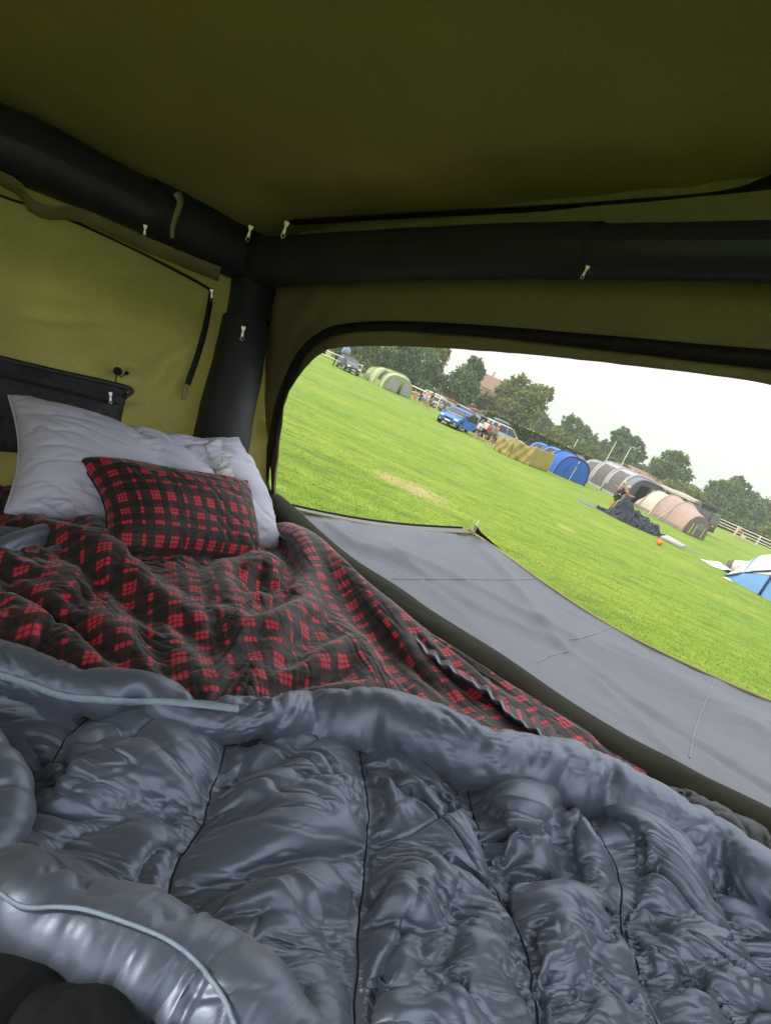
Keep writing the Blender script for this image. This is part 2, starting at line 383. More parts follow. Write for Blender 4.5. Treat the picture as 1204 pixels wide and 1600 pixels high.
tube_px('air_beam', [(920, 394, 40), (1060, 394, 42), (1204, 394, 45), (1400, 398, 52), (1600, 405, 60)], WB, M['pvc'])

def band_px(name, pts, pl, mt, seg=80, th=.003, parent=tent):
    q = resample(np.array(pts, float), seg); L_, R_ = [], []
    for i in range(seg):
        d = q[min(i+1, seg-1), :2]-q[max(0, i-1), :2]; d /= np.linalg.norm(d); nn = np.array([-d[1], d[0]])*q[i, 2]/2
        L_.append(hit(*(q[i, :2]+nn), pl)); R_.append(hit(*(q[i, :2]-nn), pl))
    P = np.array([L_, [(a+b)/2 for a, b in zip(L_, R_)], R_])
    return grid_obj(name, P, mt, parent, solid=th)
Cc = CEIL(Cz-.5-.02)
band_px('zip_band', [(383, 352, 7), (450, 348, 8), (600, 339, 8), (760, 330, 9), (900, 323, 10), (1000, 316, 11), (1100, 309, 13), (1150, 302, 16), (1180, 293, 18), (1230, 272, 22), (1300, 230, 26)], Cc, M['zip'])
band_px('zip_band', [(408, 790, 9), (414, 745, 9), (424, 690, 10), (436, 632, 11), (452, 588, 12), (474, 549, 13), (500, 526, 13), (530, 514, 14), (600, 509, 15), (700, 513, 17), (800, 521, 19), (900, 531, 22), (1000, 541, 25), (1100, 552, 28), (1204, 562, 31), (1300, 575, 34)], off(WIN, -.018), M['zip'])
WE = off(END, -.022)
band_px('window_seam', [(-80, 268, 5), (0, 305, 4), (60, 325, 4), (120, 348, 4), (200, 385, 3), (260, 415, 4), (300, 436, 4), (328, 452, 4)], WE, M['zip'])
band_px('zip_band', [(331, 450, 7), (327, 480, 8), (320, 515, 9), (309, 555, 9), (293, 601, 9)], WE, M['zip'])
band_px('window_seam', [(292, 600, 7), (289, 615, 7), (287, 625, 6)], WE, M['ribbon'], 10)
# rolled hem of canvas hanging below the bare beam at the far left
q = resample(np.array([(-90, 240, 0), (0, 268, 0), (32, 285, 0), (50, 308, 0), (80, 321, 0), (112, 322, 0), (150, 335, 0), (232, 372, 0), (345, 418, 0)], float), 90)
top = np.array([hit(x, y, off(END, -.155-.03*math.sin(i*.35))) for i, (x, y, _) in enumerate(q)])
bot = np.array([hit(x-3, y+22, off(END, -.05)) for x, y, _ in q])
P = np.array([top*(1-t)+bot*t-(EN*.012*math.sin(t*math.pi)) for t in np.linspace(0, 1, 8)])
P = creases(up2(P), .004, 613, ref=-E1, dens=.4)
grid_obj('canvas_hem', P, M['canvas'], tent, solid=.002)
# wall pocket
def quad_px(name, corners, pl, mt, nu=40, nv=16, bulge=.02, seed=0, parent=tent, th=.003, fr=.006):
    c_ = [hit(x, y, pl) for x, y in corners]; u, v = np.meshgrid(np.linspace(0, 1, nv), np.linspace(0, 1, nu), indexing='ij')
    u = u[..., None]; v = v[..., None]
    P = (c_[0]*(1-v)+c_[1]*v)*(1-u)+(c_[3]*(1-v)+c_[2]*v)*u
    nrm = np.cross(c_[1]-c_[0], c_[3]-c_[0]); nrm /= np.linalg.norm(nrm)
    if nrm@(CAM-c_[0]) < 0: nrm = -nrm
    h = bulge*np.sin(u*math.pi)*np.sin(v*math.pi)**.5+fr*noise2(u*1.0, v*3.0, seed, fmin=.7, fmax=5)
    return grid_obj(name, creases(up2(P+nrm*h), .004, seed+614, ref=nrm, dens=.4), mt, parent, solid=th)
pk = quad_px('wall_pocket', [(-70, 541), (201, 605), (180, 720), (-70, 700)], WE, M['sleeve'], bulge=.03)
band_px('pocket_zip', [(-60, 571, 4), (60, 600, 4), (188, 632, 4)], off(END, -.055), M['zip'], parent=pk)
band_px('pocket_binding', [(-66, 543, 7), (80, 578, 7), (199, 606, 7), (196, 622, 5)], off(END, -.030), M['trim'], parent=pk)
def zip_pull(x, y, ang, ln, pl, parent=tent, label=None):
    c_ = hit(x, y, pl); k = np.linalg.norm(c_-CAM)/math.hypot(FPX, math.hypot(x-602, y-800)); dv = (CAM-c_)/np.linalg.norm(CAM-c_)
    d = -U*math.cos(ang)+R*math.sin(ang); d = d-dv*(d@dv); d /= np.linalg.norm(d); s_ = np.cross(dv, d)
    mb = MB()
    def plate(o, w0, w1, l, t):     # tapered plate starting at o along d
        vs = []
        for z in (0, t):
            vs += [o+s_*w0/2+dv*z, o-s_*w0/2+dv*z, o+d*l-s_*w1/2+dv*z, o+d*l+s_*w1/2+dv*z]
        mb.add(vs, [(3, 2, 1, 0), (4, 5, 6, 7), (0, 1, 5, 4), (1, 2, 6, 5), (2, 3, 7, 6), (3, 0, 4, 7)])
    plate(c_-d*.25*ln*k, .35*ln*k, .25*ln*k, .3*ln*k, .006)
    # pull tab: ring frame with a hole
    o1 = c_+dv*.005
    plate(o1, .10*ln*k, .22*ln*k, .55*ln*k, .002)
    rg = []
    cc = o1+d*.72*ln*k
    for i in range(13):
        a_ = i/12*2*math.pi; rg.append(cc+(d*math.cos(a_)*.16+s_*math.sin(a_)*.12)*ln*k)
    mb.tube(rg, .035*ln*k, 6, cap=False)
    return mb.build('zip_pull', M['metal'], parent)
zip_pull(227, 356, -.12, 17, off(END, -.19)); zip_pull(391, 358, -.25, 21, off(END, -.2)); zip_pull(447, 352, -.3, 22, off(WIN, -.2))
zip_pull(380, 515, -.15, 19, off(END, -.19)); zip_pull(331, 456, 0, 16, off(END, -.04)); zip_pull(916, 420, -.5, 18, off(WIN, -.19)); zip_pull(173, 617, 0, 16, off(END, -.065), pk)
# webbing tie hanging over the beam
q = resample(np.array([(276, 300, 12), (282, 315, 10), (276, 335, 9), (270, 355, 7), (269, 372, 6)], float), 20)
band_px('webbing_tie', q, off(END, -.185), M['ribbon'], 20)
mb = MB(); p0 = hit(184, 580, WE); p1 = hit(198, 583, WE)
dn = (CAM-p0)/np.linalg.norm(CAM-p0)
mb.disc(p0+dn*.012, .015, dn, .02, 12); mb.disc(p1+dn*.008, .008, dn, .016, 10)
mb.tube([p0+dn*.015, (p0+p1)/2+dn*.02-EN*.02, p1+dn*.01], .0022, 6); mb.tube([p0+dn*.01, p0+dn*.01-EN*.05], .002, 6)
mb.build('cord_toggle', M['black'], tent)
# mattress and the padded sill cover under the window
Aa, Bb = plane_grid(1.99, -1.3, -.93, 1.40, 40, 30)
P = CAM + np.stack([Aa, Bb, -.665+.004*noise2(Aa, Bb, 8)], -1)@TM.T
grid_obj('mattress', P, M['black'], tent, solid=.05)
tube_px('sill_bolster', [(405, 770, 18), (432, 797, 26), (480, 846, 31), (540, 900, 36), (640, 972, 42), (740, 1040, 46), (850, 1116, 48), (1000, 1206, 48), (1204, 1306, 48), (1400, 1400, 60), (1600, 1520, 70)], off(WIN, -.01), M['bolster'], n=40, seg=160, wob=.055, seed=11, flat=.8)

def crease(pp, pts, w):
    q = resample(np.array(pts, float), 60); d = np.full(pp.shape[:-1], 1e9)
    for i in range(len(q)-1):
        a, b = q[i], q[i+1]; ab = b-a; t = np.clip(((pp-a)@ab)/(ab@ab), 0, 1)
        d = np.minimum(d, np.linalg.norm(pp-(a+t[..., None]*ab), axis=-1))
    return np.exp(-(d/w)**2)
def ridges(pp, lst):
    h = 0
    for amp, w_, pts in lst: h = h+amp*crease(pp, pts, w_)
    return h
def cast(bv, x, y, lift=.002):
    d = Vector(ray(x, y)).normalized(); loc, nn, _, _ = bv.ray_cast(Vector(CAM), d)
    if loc is None: return None
    if nn.dot(d) > 0: nn = -nn
    return loc+nn*lift
def cord(bv, pts, r, name, mt, parent, seg=60, lift=.002):
    q = resample(np.array(pts, float), seg); c_ = [cast(bv, x, y, lift) for x, y in q]; c_ = [c for c in c_ if c is not None]
    if len(c_) < 3: print('cord miss', name, pts[0]); return
    return MB().tube(c_, r, 6).build(name, mt, parent, smooth=True)
# ================================================================== BEDDING
def relax(P0, pin, su, sv, press=0.0, up=None, iters=(140, 90, 60, 40), seed=1, floor=None, jitter=.004, bend=.35, follow=0.0, grav=0.0):
    """small position-based cloth solver: coarse to fine, rest lengths = flat lengths * slack"""
    up = EN if up is None else up
    H, W = P0.shape[:2]; lv = len(iters); rs = np.random.default_rng(seed); D = None
    for k in range(lv):
        s = 2**(lv-1-k); B = P0[::s, ::s]; pn = pin[::s, ::s]; w_ = (1-pn)[..., None]
        au = su[::s, ::s]; av = sv[::s, ::s]; fl = None if floor is None else floor[::s, ::s]
        if D is None:
            h, w2 = B.shape[:2]; D = np.zeros_like(B)
        else:
            n = np.zeros_like(B); n[::2, ::2] = D; n[1::2, ::2] = (D[:-1]+D[1:])/2; n[:, 1::2] = (n[:, :-1:2]+n[:, 2::2])/2; D = n
        X = B+D
        X = X+up*(rs.standard_normal(B.shape[:2])*jitter*(s/8+.15))[..., None]*w_
        lu = np.linalg.norm(B[:, 1:]-B[:, :-1], axis=-1)*(au[:, 1:]+au[:, :-1])/2
        lvv = np.linalg.norm(B[1:]-B[:-1], axis=-1)*(av[1:]+av[:-1])/2
        ld = np.sqrt(((lu[:-1]+lu[1:])/2)**2+((lvv[:, 1:]+lvv[:, :-1])/2)**2)
        lu2 = lu[:, 1:]+lu[:, :-1]; lv2 = lvv[1:]+lvv[:-1]
        def con(X, i0, i1, L, st, mode=0):
            a = X[i0]; b = X[i1]; d = b-a; ln = np.sqrt((d*d).sum(-1))+1e-9
            e = (ln-L)/ln
            if mode: e = np.minimum((ln-.98*L)/ln, 0)
            wa = w_[i0]; wb = w_[i1]; sw = wa+wb+1e-6
            c_ = d*(e*st)[..., None]/sw
            X[i0] = a+c_*wa; X[i1] = b-c_*wb
        S = slice
        for it in range(iters[k]):
            if press or follow:
                du = np.zeros_like(X); dv = np.zeros_like(X)
                du[:, 1:-1] = X[:, 2:]-X[:, :-2]; dv[1:-1] = X[2:]-X[:-2]
                nn = np.cross(du, dv); nn /= (np.linalg.norm(nn, axis=-1, keepdims=True)+1e-9)
                if (nn.reshape(-1, 3)@up).sum() < 0 and not follow: nn = -nn
                if follow: nn = nn*np.sign(follow)
                X = X+nn*(press*s)*w_
            if grav: X = X-up*grav*s*w_
            for o in (0, 1):
                m_ = (W_ := X.shape[1]-1-o)//2*2
                i0 = (S(None), S(o, X.shape[1]-1, 2)); i1 = (S(None), S(o+1, None, 2)); con(X, i0, i1, lu[:, o::2], .9)
                i0 = (S(o, X.shape[0]-1, 2), S(None)); i1 = (S(o+1, None, 2), S(None)); con(X, i0, i1, lvv[o::2], .9)
            for o in (0, 1):
                i0 = (S(o, X.shape[0]-1, 2), S(0, -1)); i1 = (S(o+1, None, 2), S(1, None)); con(X, i0, i1, ld[o::2], .25)
                i0 = (S(o, X.shape[0]-1, 2), S(1, None)); i1 = (S(o+1, None, 2), S(0, -1)); con(X, i0, i1, ld[o::2], .25)
            for o in (0, 1, 2, 3):
                nW = len(range(o, X.shape[1]-2, 4)); nH = len(range(o, X.shape[0]-2, 4))
                if nW: con(X, (S(None), S(o, X.shape[1]-2, 4)), (S(None), S(o+2, None, 4)), lu2[:, o::4], bend, 1)
                if nH: con(X, (S(o, X.shape[0]-2, 4), S(None)), (S(o+2, None, 4), S(None)), lv2[o::4], bend, 1)
            if fl is not None:
                z = (X-B)@up; lo = fl; X = X+up*(np.maximum(lo-z, 0)*.6)[..., None]*w_
        D = X-B
    return P0+D
def gridpoly(rows, nv, nu):
    """rows: list of pixel polylines (top to bottom) -> (nv,nu,2) grid"""
    rr = np.array([resample(np.array(r, float), nu) for r in rows]); t = np.linspace(0, 1, nv)*(len(rows)-1)
    o = np.zeros((nv, nu, 2))
    for j in range(nu):
        q = resample_lin(rr[:, j], t); o[:, j] = q
    return o
def resample_lin(p, t):
    n = len(p); q = np.vstack([2*p[0]-p[1], p, 2*p[-1]-p[-2]]); i = np.clip(t.astype(int), 0, n-2); f = (t-i)[:, None]
    a, b, c, d = q[i], q[i+1], q[i+2], q[i+3]
    return .5*((2*b)+(-a+c)*f+(2*a-5*b+4*c-d)*f*f+(-a+3*b-3*c+d)*f**3)
def to_bed(pg, h=0):
    out_ = np.zeros(pg.shape[:-1]+(3,)); d = (FPX*F+R*(pg[..., :1]-602)-U*(pg[..., 1:]-800))@TI.T
    k = (-.62+h)/d[..., 2]; return CAM+(d*k[..., None])@TM.T
def bvh(P):
    H, W = P.shape[:2]; return BVHTree.FromPolygons([tuple(p) for p in P.reshape(-1, 3)], [(i*W+j, i*W+j+1, (i+1)*W+j+1, (i+1)*W+j) for i in range(H-1) for j in range(W-1)])

bag = empty('sleeping_bag', tuple(T(1, .6, -.62)), 0, 'opened slate grey sleeping bag with red and black plaid lining spread over the mattress', 'sleeping bag')
bag['label'] = 'opened slate grey sleeping bag with red and black plaid lining spread over the mattress'
def child(o):                                   # keep world-space vertices under the displaced root
    o.parent = bag; o.matrix_parent_inverse = Matrix.Translation(-Vector(bag.location)); return o

# ---- grey outer shell: seams are the columns of the grid
seams_px = [
 [(-420, 1090), (-430, 1200), (-470, 1330), (-560, 1500), (-650, 1780)],
 [(-190, 1075), (-190, 1180), (-210, 1290), (-260, 1460), (-320, 1780)],
 [(150, 1120), (80, 1190), (10, 1260), (-50, 1370), (-100, 1780)],
 [(356, 1150), (332, 1245), (300, 1320), (262, 1400), (170, 1780)],
 [(556, 1160), (569, 1290), (562, 1410), (553, 1500), (548, 1780)],
 [(715, 1215), (742, 1330), (775, 1410), (815, 1510), (875, 1780)],
 [(905, 1265), (925, 1350), (957, 1400), (975, 1500), (1080, 1780)],
 [(1060, 1330), (1105, 1410), (1140, 1490), (1220, 1570), (1330, 1780)],
 [(1210, 1400), (1290, 1470), (1360, 1540), (1430, 1610), (1560, 1780)],
 [(1420, 1500), (1500, 1560), (1560, 1620), (1640, 1680), (1760, 1780)]]
NVs = 257; PC = 40; NUs = PC*(len(seams_px)-1)+1
assert (NUs-1) % 8 == 0
sp_ = np.array([resample(np.array(s, float), NVs) for s in seams_px])      # (ns, NV, 2)
t = np.arange(NUs)/PC; i0 = np.clip(t.astype(int), 0, len(seams_px)-2); f = (t-i0)[:, None, None]
pg = (sp_[i0]*(1-f)+sp_[i0+1]*f).transpose(1, 0, 2)                         # (NV,NU,2)
P0 = to_bed(pg)
fu = (t-np.round(t))                                                        # signed distance to seam in channels
uu, vv = np.meshgrid(t, np.linspace(0, 1, NVs), indexing='xy')
rad = np.linalg.norm(P0-CAM, axis=-1)
chan = np.abs(np.sin(uu*math.pi))
width = np.linalg.norm(P0[:, PC::PC]-P0[:, :-PC:PC], axis=-1); width = np.repeat(width, PC, axis=1); width = np.concatenate([width, width[:, -1:]], 1)
base = .046*width*chan**.55
# broad shapes of the picture: humps and hollows under the cloth (amplitude m, width photo px, line)
base += ridges(pg, [(.045, 60, [(600, 1260), (690, 1240), (800, 1270)]), (.05, 45, [(600, 1520), (640, 1420), (735, 1330)]), (-.03, 28, [(560, 1420), (640, 1500), (690, 1560)]),
    (.05, 50, [(780, 1330), (880, 1320), (960, 1360), (1040, 1400)]), (-.035, 26, [(790, 1385), (880, 1400), (945, 1450)]), (.045, 40, [(830, 1520), (900, 1450), (1010, 1420), (1100, 1470)]),
    (.035, 45, [(420, 1330), (480, 1300), (540, 1290)]), (.03, 25, [(420, 1440), (520, 1420), (640, 1440)]), (-.025, 25, [(60, 1320), (150, 1310), (260, 1310)]),
    (.05, 60, [(130, 1240), (200, 1200), (280, 1210)]), (.05, 50, [(930, 1350), (1010, 1340), (1100, 1370)]), (-.03, 24, [(965, 1400), (1020, 1390), (1090, 1420)]),
    (.04, 34, [(960, 1520), (1060, 1500), (1130, 1560)]), (.03, 30, [(690, 1600), (730, 1520), (760, 1470)])])*.75
base += .008*noise2(uu*1.0, vv*3.0, 21, fmin=.5, fmax=3)
base = np.maximum(base, .008)
P0h = P0+EN*base[..., None]
pin = np.zeros((NVs, NUs))
ps = .5+.5*np.tanh(6*noise2(uu, vv*2, 33, fmin=1, fmax=3))
seamz = ridges(pg, [(.6, 80, [(560, 1420), (700, 1400), (950, 1430)])])
lift = np.maximum(0, base)
for k in range(len(seams_px)): pin[:, k*PC] = 1
pin[0] = 1; pin[-1] = 1
Pp = P0.copy()
h_p = base.copy()
for k in range(len(seams_px)): h_p[:, k*PC] = .35*base[:, k*PC]+.010
P0f = P0+EN*h_p[..., None]
su = 1.022+.016*noise2(uu, vv*4, 40, fmin=.6, fmax=2.5); sv = 1.032+.022*noise2(uu, vv*4, 41, fmin=.6, fmax=2.5)
sv += .04*crease(pg, [(440, 1400), (560, 1420), (700, 1420)], 60)+.03*crease(pg, [(240, 1200), (330, 1300)], 60)
S_ = relax(P0f, pin, np.maximum(1.005, su), np.maximum(1.005, sv), press=.00003, floor=-.2*h_p, seed=4, iters=(50, 70, 70, 45), bend=.12, jitter=.008)
Sg = S_; S_ = creases(up2(S_), .0062, 200, dens=.28, layers=((.30, .07, 0.1), (.24, .055, .75), (.2, .05, -.7), (.10, .025, .15)))
shell = child(grid_obj('outer_shell', S_, M['satin'])); shell['label'] = 'slate grey satin outer shell, quilted in long channels'
bvS = bvh(S_)
mb = MB()
for k in range(1, len(seams_px)-1):
    pts_ = S_[::3, 2*k*PC].copy(); pts_[1:-1] = (pts_[:-2]+pts_[1:-1]+pts_[2:])/3; mb.tube([p+EN*.0004 for p in pts_], .0014, 5)
child(mb.build('quilt_stitching', M['stitch'], None, smooth=True))

# ---- plaid lining
top_px = [(-330, 765), (-160, 765), (0, 775), (110, 795), (240, 835), (350, 850), (405, 835), (432, 835), (500, 890), (600, 960), (700, 1030), (830, 1118), (945, 1195), (1010, 1225)]
mid_px = [(-330, 900), (-150, 900), (0, 905), (130, 930), (270, 960), (400, 985), (480, 985), (560, 1010), (660, 1065), (760, 1120), (880, 1178), (960, 1210), (1020, 1232)]
bot_px = [(-330, 1090), (-150, 1085), (0, 1085), (150, 1105), (300, 1125), (450, 1125), (560, 1130), (660, 1165), (760, 1195), (880, 1215), (960, 1230), (1030, 1240)]
NVp, NUp = 177, 321
pl = gridpoly([top_px, mid_px, bot_px], NVp, NUp)
Pb = to_bed(pl)
uu, vv = np.meshgrid(np.linspace(0, 1, NUp), np.linspace(0, 1, NVp), indexing='xy')
def sm(x): return 1/(1+np.exp(-x))
hp = .035+.0*uu
hp = .024+.36*ridges(pl, [
(.095, 42, [(-200, 860), (0, 860), (110, 870), (180, 905)]), (.075, 42, [(-100, 990), (20, 985), (70, 960), (140, 900)]),
  (-.075, 11, [(235, 850), (215, 880), (185, 920), (130, 965), (88, 992), (55, 1040)]), (-.05, 10, [(-120, 985), (-20, 970), (40, 955), (88, 990)]),
  (.05, 38, [(250, 930), (330, 960), (420, 1010)]), (.07, 22, [(330, 880), (395, 890), (450, 930), (500, 985), (570, 1035)]),
  (-.045, 13, [(300, 905), (380, 930), (440, 975), (520, 1030)]), (.04, 13, [(250, 900), (330, 925), (420, 970), (520, 1040)]),
  (-.05, 18, [(420, 885), (480, 945), (560, 1010), (640, 1065), (740, 1115)]),
  (.07, 24, [(445, 870), (500, 905), (560, 950), (620, 1010)]), (.055, 22, [(600, 990), (700, 1060), (800, 1120), (900, 1180)]),
  (.035, 14, [(160, 1020), (300, 1010), (450, 1045), (600, 1085)]), (-.03, 10, [(150, 1045), (300, 1040), (480, 1070), (640, 1100)]),
  (.04, 16, [(200, 960), (330, 1000), (470, 1030), (580, 1060)]), (-.02, 9, [(200, 985), (330, 1022), (470, 1050)])])
pin = np.zeros((NVp, NUp)); pin[0] = 1; pin[-1] = 1; pin[:, 0] = 1; pin[:, -1] = 1
hp[0] += .01
wr = noise2(uu*8, vv*3, 50, fmin=.6, fmax=2)
L_ = relax(Pb+EN*hp[..., None], pin, 1.022+.02*wr, 1.03+.02*noise2(uu*8, vv*3, 51, fmin=.6, fmax=2), press=.00002, floor=-.3*hp, seed=9, iters=(50, 60, 60, 50), bend=.09)
tb = (Pb-CAM)@TI.T
ang = .30
a_, b_ = tb[..., 0], tb[..., 1]
uvp = np.stack([b_*math.cos(ang)-a_*math.sin(ang), b_*math.sin(ang)+a_*math.cos(ang)], -1)+np.array([.31, .12])
uvp = uvp*1.42
uvp0 = uvp; L0_ = L_; L_ = creases(up2(L_), .0024, 300, dens=.22, layers=((.20, .035, .5), (.16, .03, -.3), (.10, .022, 1.0))); uvp = up2(uvp)
lin = child(grid_obj('plaid_lining', L_, M['plaid'], uv=uvp)); lin['label'] = 'red and black plaid lining, rumpled into soft folds'
bvL = bvh(L_)

# ---- rolled edges: puffy tubes
def roll(name, pts, lift_r, mt, nu=161, nv=49, seed=3, uvm=False, slack=(1.10, 1.05), press=.00012, sq=.9):
    q = resample(np.array(pts, float), nu); cs = []; rr = []
    for x, y, r in q:
        k = 1.0
        for _ in range(4):
            c_ = hit(x, y, BED(k*lift_r)); rad_ = r*np.linalg.norm(c_-CAM)/math.hypot(FPX, math.hypot(x-602, y-800)); k = rad_/max(1e-6, lift_r)
        cs.append(c_); rr.append(rad_)
    cs = np.array(cs); rr = np.array(rr); rows = []
    for i in range(nu):
        d = cs[min(nu-1, i+3)]-cs[max(0, i-3)]; d -= EN*(d@EN); d /= np.linalg.norm(d); sd_ = np.cross(d, EN)
        an = np.linspace(-.25*math.pi, 1.25*math.pi, nv)
        rows.append(cs[i]+np.outer(np.cos(an), sd_)*rr[i]+np.outer(np.sin(an), EN)*rr[i]*sq)
    P = np.array(rows).transpose(1, 0, 2)
    pn = np.zeros(P.shape[:2]); pn[0] = 1; pn[-1] = 1; pn[:, 0] = 1; pn[:, -1] = 1
    uu, vv = np.meshgrid(np.linspace(0, 1, nu), np.linspace(0, 1, nv), indexing='xy')
    w1 = noise2(uu*6, vv*1.5, seed, fmin=.6, fmax=2.4); fo = 1 if True else -1
    c0 = cs.mean(0); nn = np.cross(P[nv//2, nu//2+1]-P[nv//2, nu//2-1], P[nv//2+1, nu//2]-P[nv//2-1, nu//2])
    sg = 1 if nn@EN > 0 else -1
    P = P+(P-cs[None])*(.10*w1)[..., None]
    Q = relax(P, pn, slack[0]+.05*w1, slack[1]+.03*w1, press=press, follow=sg, seed=seed, iters=(50, 60, 60, 60), bend=.08, jitter=.008)
    uv_ = None; vert0 = Q
    Q = creases(up2(Q), .0035, seed+400, dens=.35, layers=((.12, .04, 1.45), (.10, .03, .9), (.10, .03, 2.1), (.05, .014, 1.5)))
    if uvm:
        lu_ = np.r_[0, np.cumsum(np.linalg.norm(np.diff(cs, axis=0), axis=1))]; uv_ = up2(np.stack([np.repeat(lu_[None], nv, 0)+.05, vv*rr.mean()*4+.02], -1))
    return child(grid_obj(name, Q, mt, uv=uv_)), bvh(vert0), vert0
rA, bvA, QA = roll('rolled_edge', [(-330, 1030, 38), (-120, 1030, 36), (0, 1052, 36), (100, 1078, 37), (200, 1094, 38), (330, 1118, 32), (430, 1128, 30), (520, 1130, 36), (620, 1143, 45), (720, 1180, 48), (820, 1204, 47), (900, 1230, 45), (990, 1270, 43), (1080, 1318, 41), (1160, 1370, 42), (1260, 1440, 46), (1400, 1545, 50)], .07, M['satin'], seed=5)
rB, bvB, QB = roll('rolled_edge', [(905, 1200, 10), (960, 1220, 14), (1030, 1250, 19), (1100, 1286, 24), (1170, 1326, 28), (1240, 1370, 32), (1340, 1440, 40), (1480, 1550, 50)], .07, M['satin_dark'], nu=129, seed=6, slack=(1.16, 1.08))
rC, bvC, QC = roll('rolled_edge', [(-260, 1350, 45), (-120, 1370, 45), (-10, 1408, 54), (90, 1460, 68), (200, 1508, 80), (300, 1566, 84), (390, 1655, 86), (480, 1800, 90)], .07, M['satin'], nu=129, seed=8, slack=(1.12, 1.05))
roll('rolled_edge', [(-160, 1120, 50), (-70, 1190, 48), (-28, 1260, 44), (-25, 1310, 42), (-60, 1370, 44)], .06, M['satin'], nu=65, seed=9)
rL = roll('lining_fold', [(-180, 778, 30), (-40, 784, 27), (40, 795, 24), (100, 810, 18), (150, 826, 11)], .035, M['plaid'], nu=97, seed=17, uvm=True)
_c = child; child = lambda o: (setattr(o, 'parent', tent), o)[1]
roll('side_bolster', [(-420, 1500, 90), (-200, 1610, 95), (0, 1690, 100), (180, 1810, 110), (330, 1950, 120)], .09, M['black'], nu=65, seed=10)
child = _c
# zip tapes along the edges
def tape(bv, pts, wpx, name, mt, seg=120, lift=.004, parentf=child, th=.003):
    q = resample(np.array(pts, float), seg); L3, R3 = [], []
    for i in range(seg):
        d = q[min(i+1, seg-1)]-q[max(0, i-1)]; d /= np.linalg.norm(d); nn = np.array([-d[1], d[0]])*wpx/2
        a = cast(bv, *(q[i]+nn), lift); b = cast(bv, *(q[i]-nn), lift)
        if a is None or b is None: continue
        L3.append(np.array(a)); R3.append(np.array(b))
    if len(L3) < 4: print('tape miss', pts[0]); return
    L3 = np.array(L3); R3 = np.array(R3)
    def smo(X):
        for _ in range(3): X[1:-1] = (X[:-2]+2*X[1:-1]+X[2:])/4
        return X
    L3, R3 = smo(L3), smo(R3)
    return parentf(grid_obj(name, np.array([L3, (L3+R3)/2+EN*.001, R3]), mt, solid=th))
rE = roll('rolled_edge', [(424, 826, 9), (455, 853, 10), (482, 874, 10), (560, 932, 11), (600, 958, 12), (640, 992, 13), (670, 1024, 13), (720, 1062, 13), (770, 1095, 14), (800, 1124, 14), (850, 1157, 14), (890, 1187, 14), (940, 1204, 12)], .045, M['satin'], nu=129, nv=33, seed=15, slack=(1.05, 1.03))
tape(bvA, [(-60, 1035), (0, 1054), (50, 1070), (100, 1087), (160, 1093), (240, 1096), (310, 1103), (372, 1110)], 10, 'zip_tape', M['piping'])
tape(bvC, [(-60, 1370), (0, 1397), (40, 1420), (120, 1424), (180, 1440), (250, 1468), (300, 1502), (345, 1555), (365, 1600), (380, 1650)], 5, 'zip_tape', M['piping'])
zp = [(425, 822), (455, 850), (480, 868), (560, 925), (590, 940), (640, 985), (670, 1020), (720, 1055), (770, 1088), (800, 1118), (850, 1150), (890, 1182), (935, 1194)]
q = resample(np.array(zp, float), 160); pts3 = []
for i, (x, y) in enumerate(q):
    p = hit(x, y, BED(.066-.012*(i/159))); pts3.append(p+EN*.006*math.sin(i*.9)*math.sin(i*.13))
pts3 = np.array(pts3); sidev = np.cross(E1, EN)
wv_ = .011
P = np.array([pts3-E2*wv_+EN*.004, pts3, pts3+E2*wv_*.6-EN*.012])
child(grid_obj('zip_tape', P, M['piping'], solid=.003))
P = np.array([pts3+E2*wv_*.6-EN*.010, pts3+E2*.02-EN*.035, pts3+E2*.02-EN*.09]); child(grid_obj('edge_facing', P, M['satin_dark']))
# skirt of lining from its top edge up to the zip
ed = L0_[0]; pe = proj(ed); uvp = uvp0
sel = [j for j in range(NUp) if 432 < pe[j, 0] < 945]
ztx = np.array([np.interp(pe[j, 0], q[:, 0], np.arange(160)) for j in sel]).round().astype(int)
zt = pts3[ztx]
rows = [ed[sel]*(1-t_)+zt*t_ for t_ in np.linspace(0, 1, 6)]
uvk = np.array([uvp[0][sel]+np.array([.0, .012*k]) for k in range(6)])
child(grid_obj('lining_edge', np.array(rows), M['plaid'], uv=uvk))
# small turned-back corner of the shell at the left, on the lining
def patch(name, corners, hgt, mt, seed, n=65, th=0, bul=.03, slack=1.06, uvk=None, parentf=child):
    u, v = np.meshgrid(np.linspace(0, 1, n), np.linspace(0, 1, n), indexing='xy'); u = u[..., None]; v = v[..., None]
    c_ = [hit(x, y, BED(h)) for (x, y), h in zip(corners, hgt)]
    P = (c_[0]*(1-u)+c_[1]*u)*(1-v)+(c_[3]*(1-u)+c_[2]*u)*v
    P = P+EN*(bul*np.sin(u*math.pi)*np.sin(v*math.pi))
    pn = np.zeros((n, n)); pn[0] = pn[-1] = 1; pn[:, 0] = pn[:, -1] = 1
    s_ = np.full((n, n), slack); Q = relax(P, pn, s_, s_, press=.00002, seed=seed, iters=(60, 50, 40, 20), bend=.1)
    return parentf(grid_obj(name, Q, mt))
patch('turned_corner', [(-120, 832), (125, 826), (98, 860), (-120, 880)], (.045, .05, .06, .045), M['satin'], 31, bul=.012)

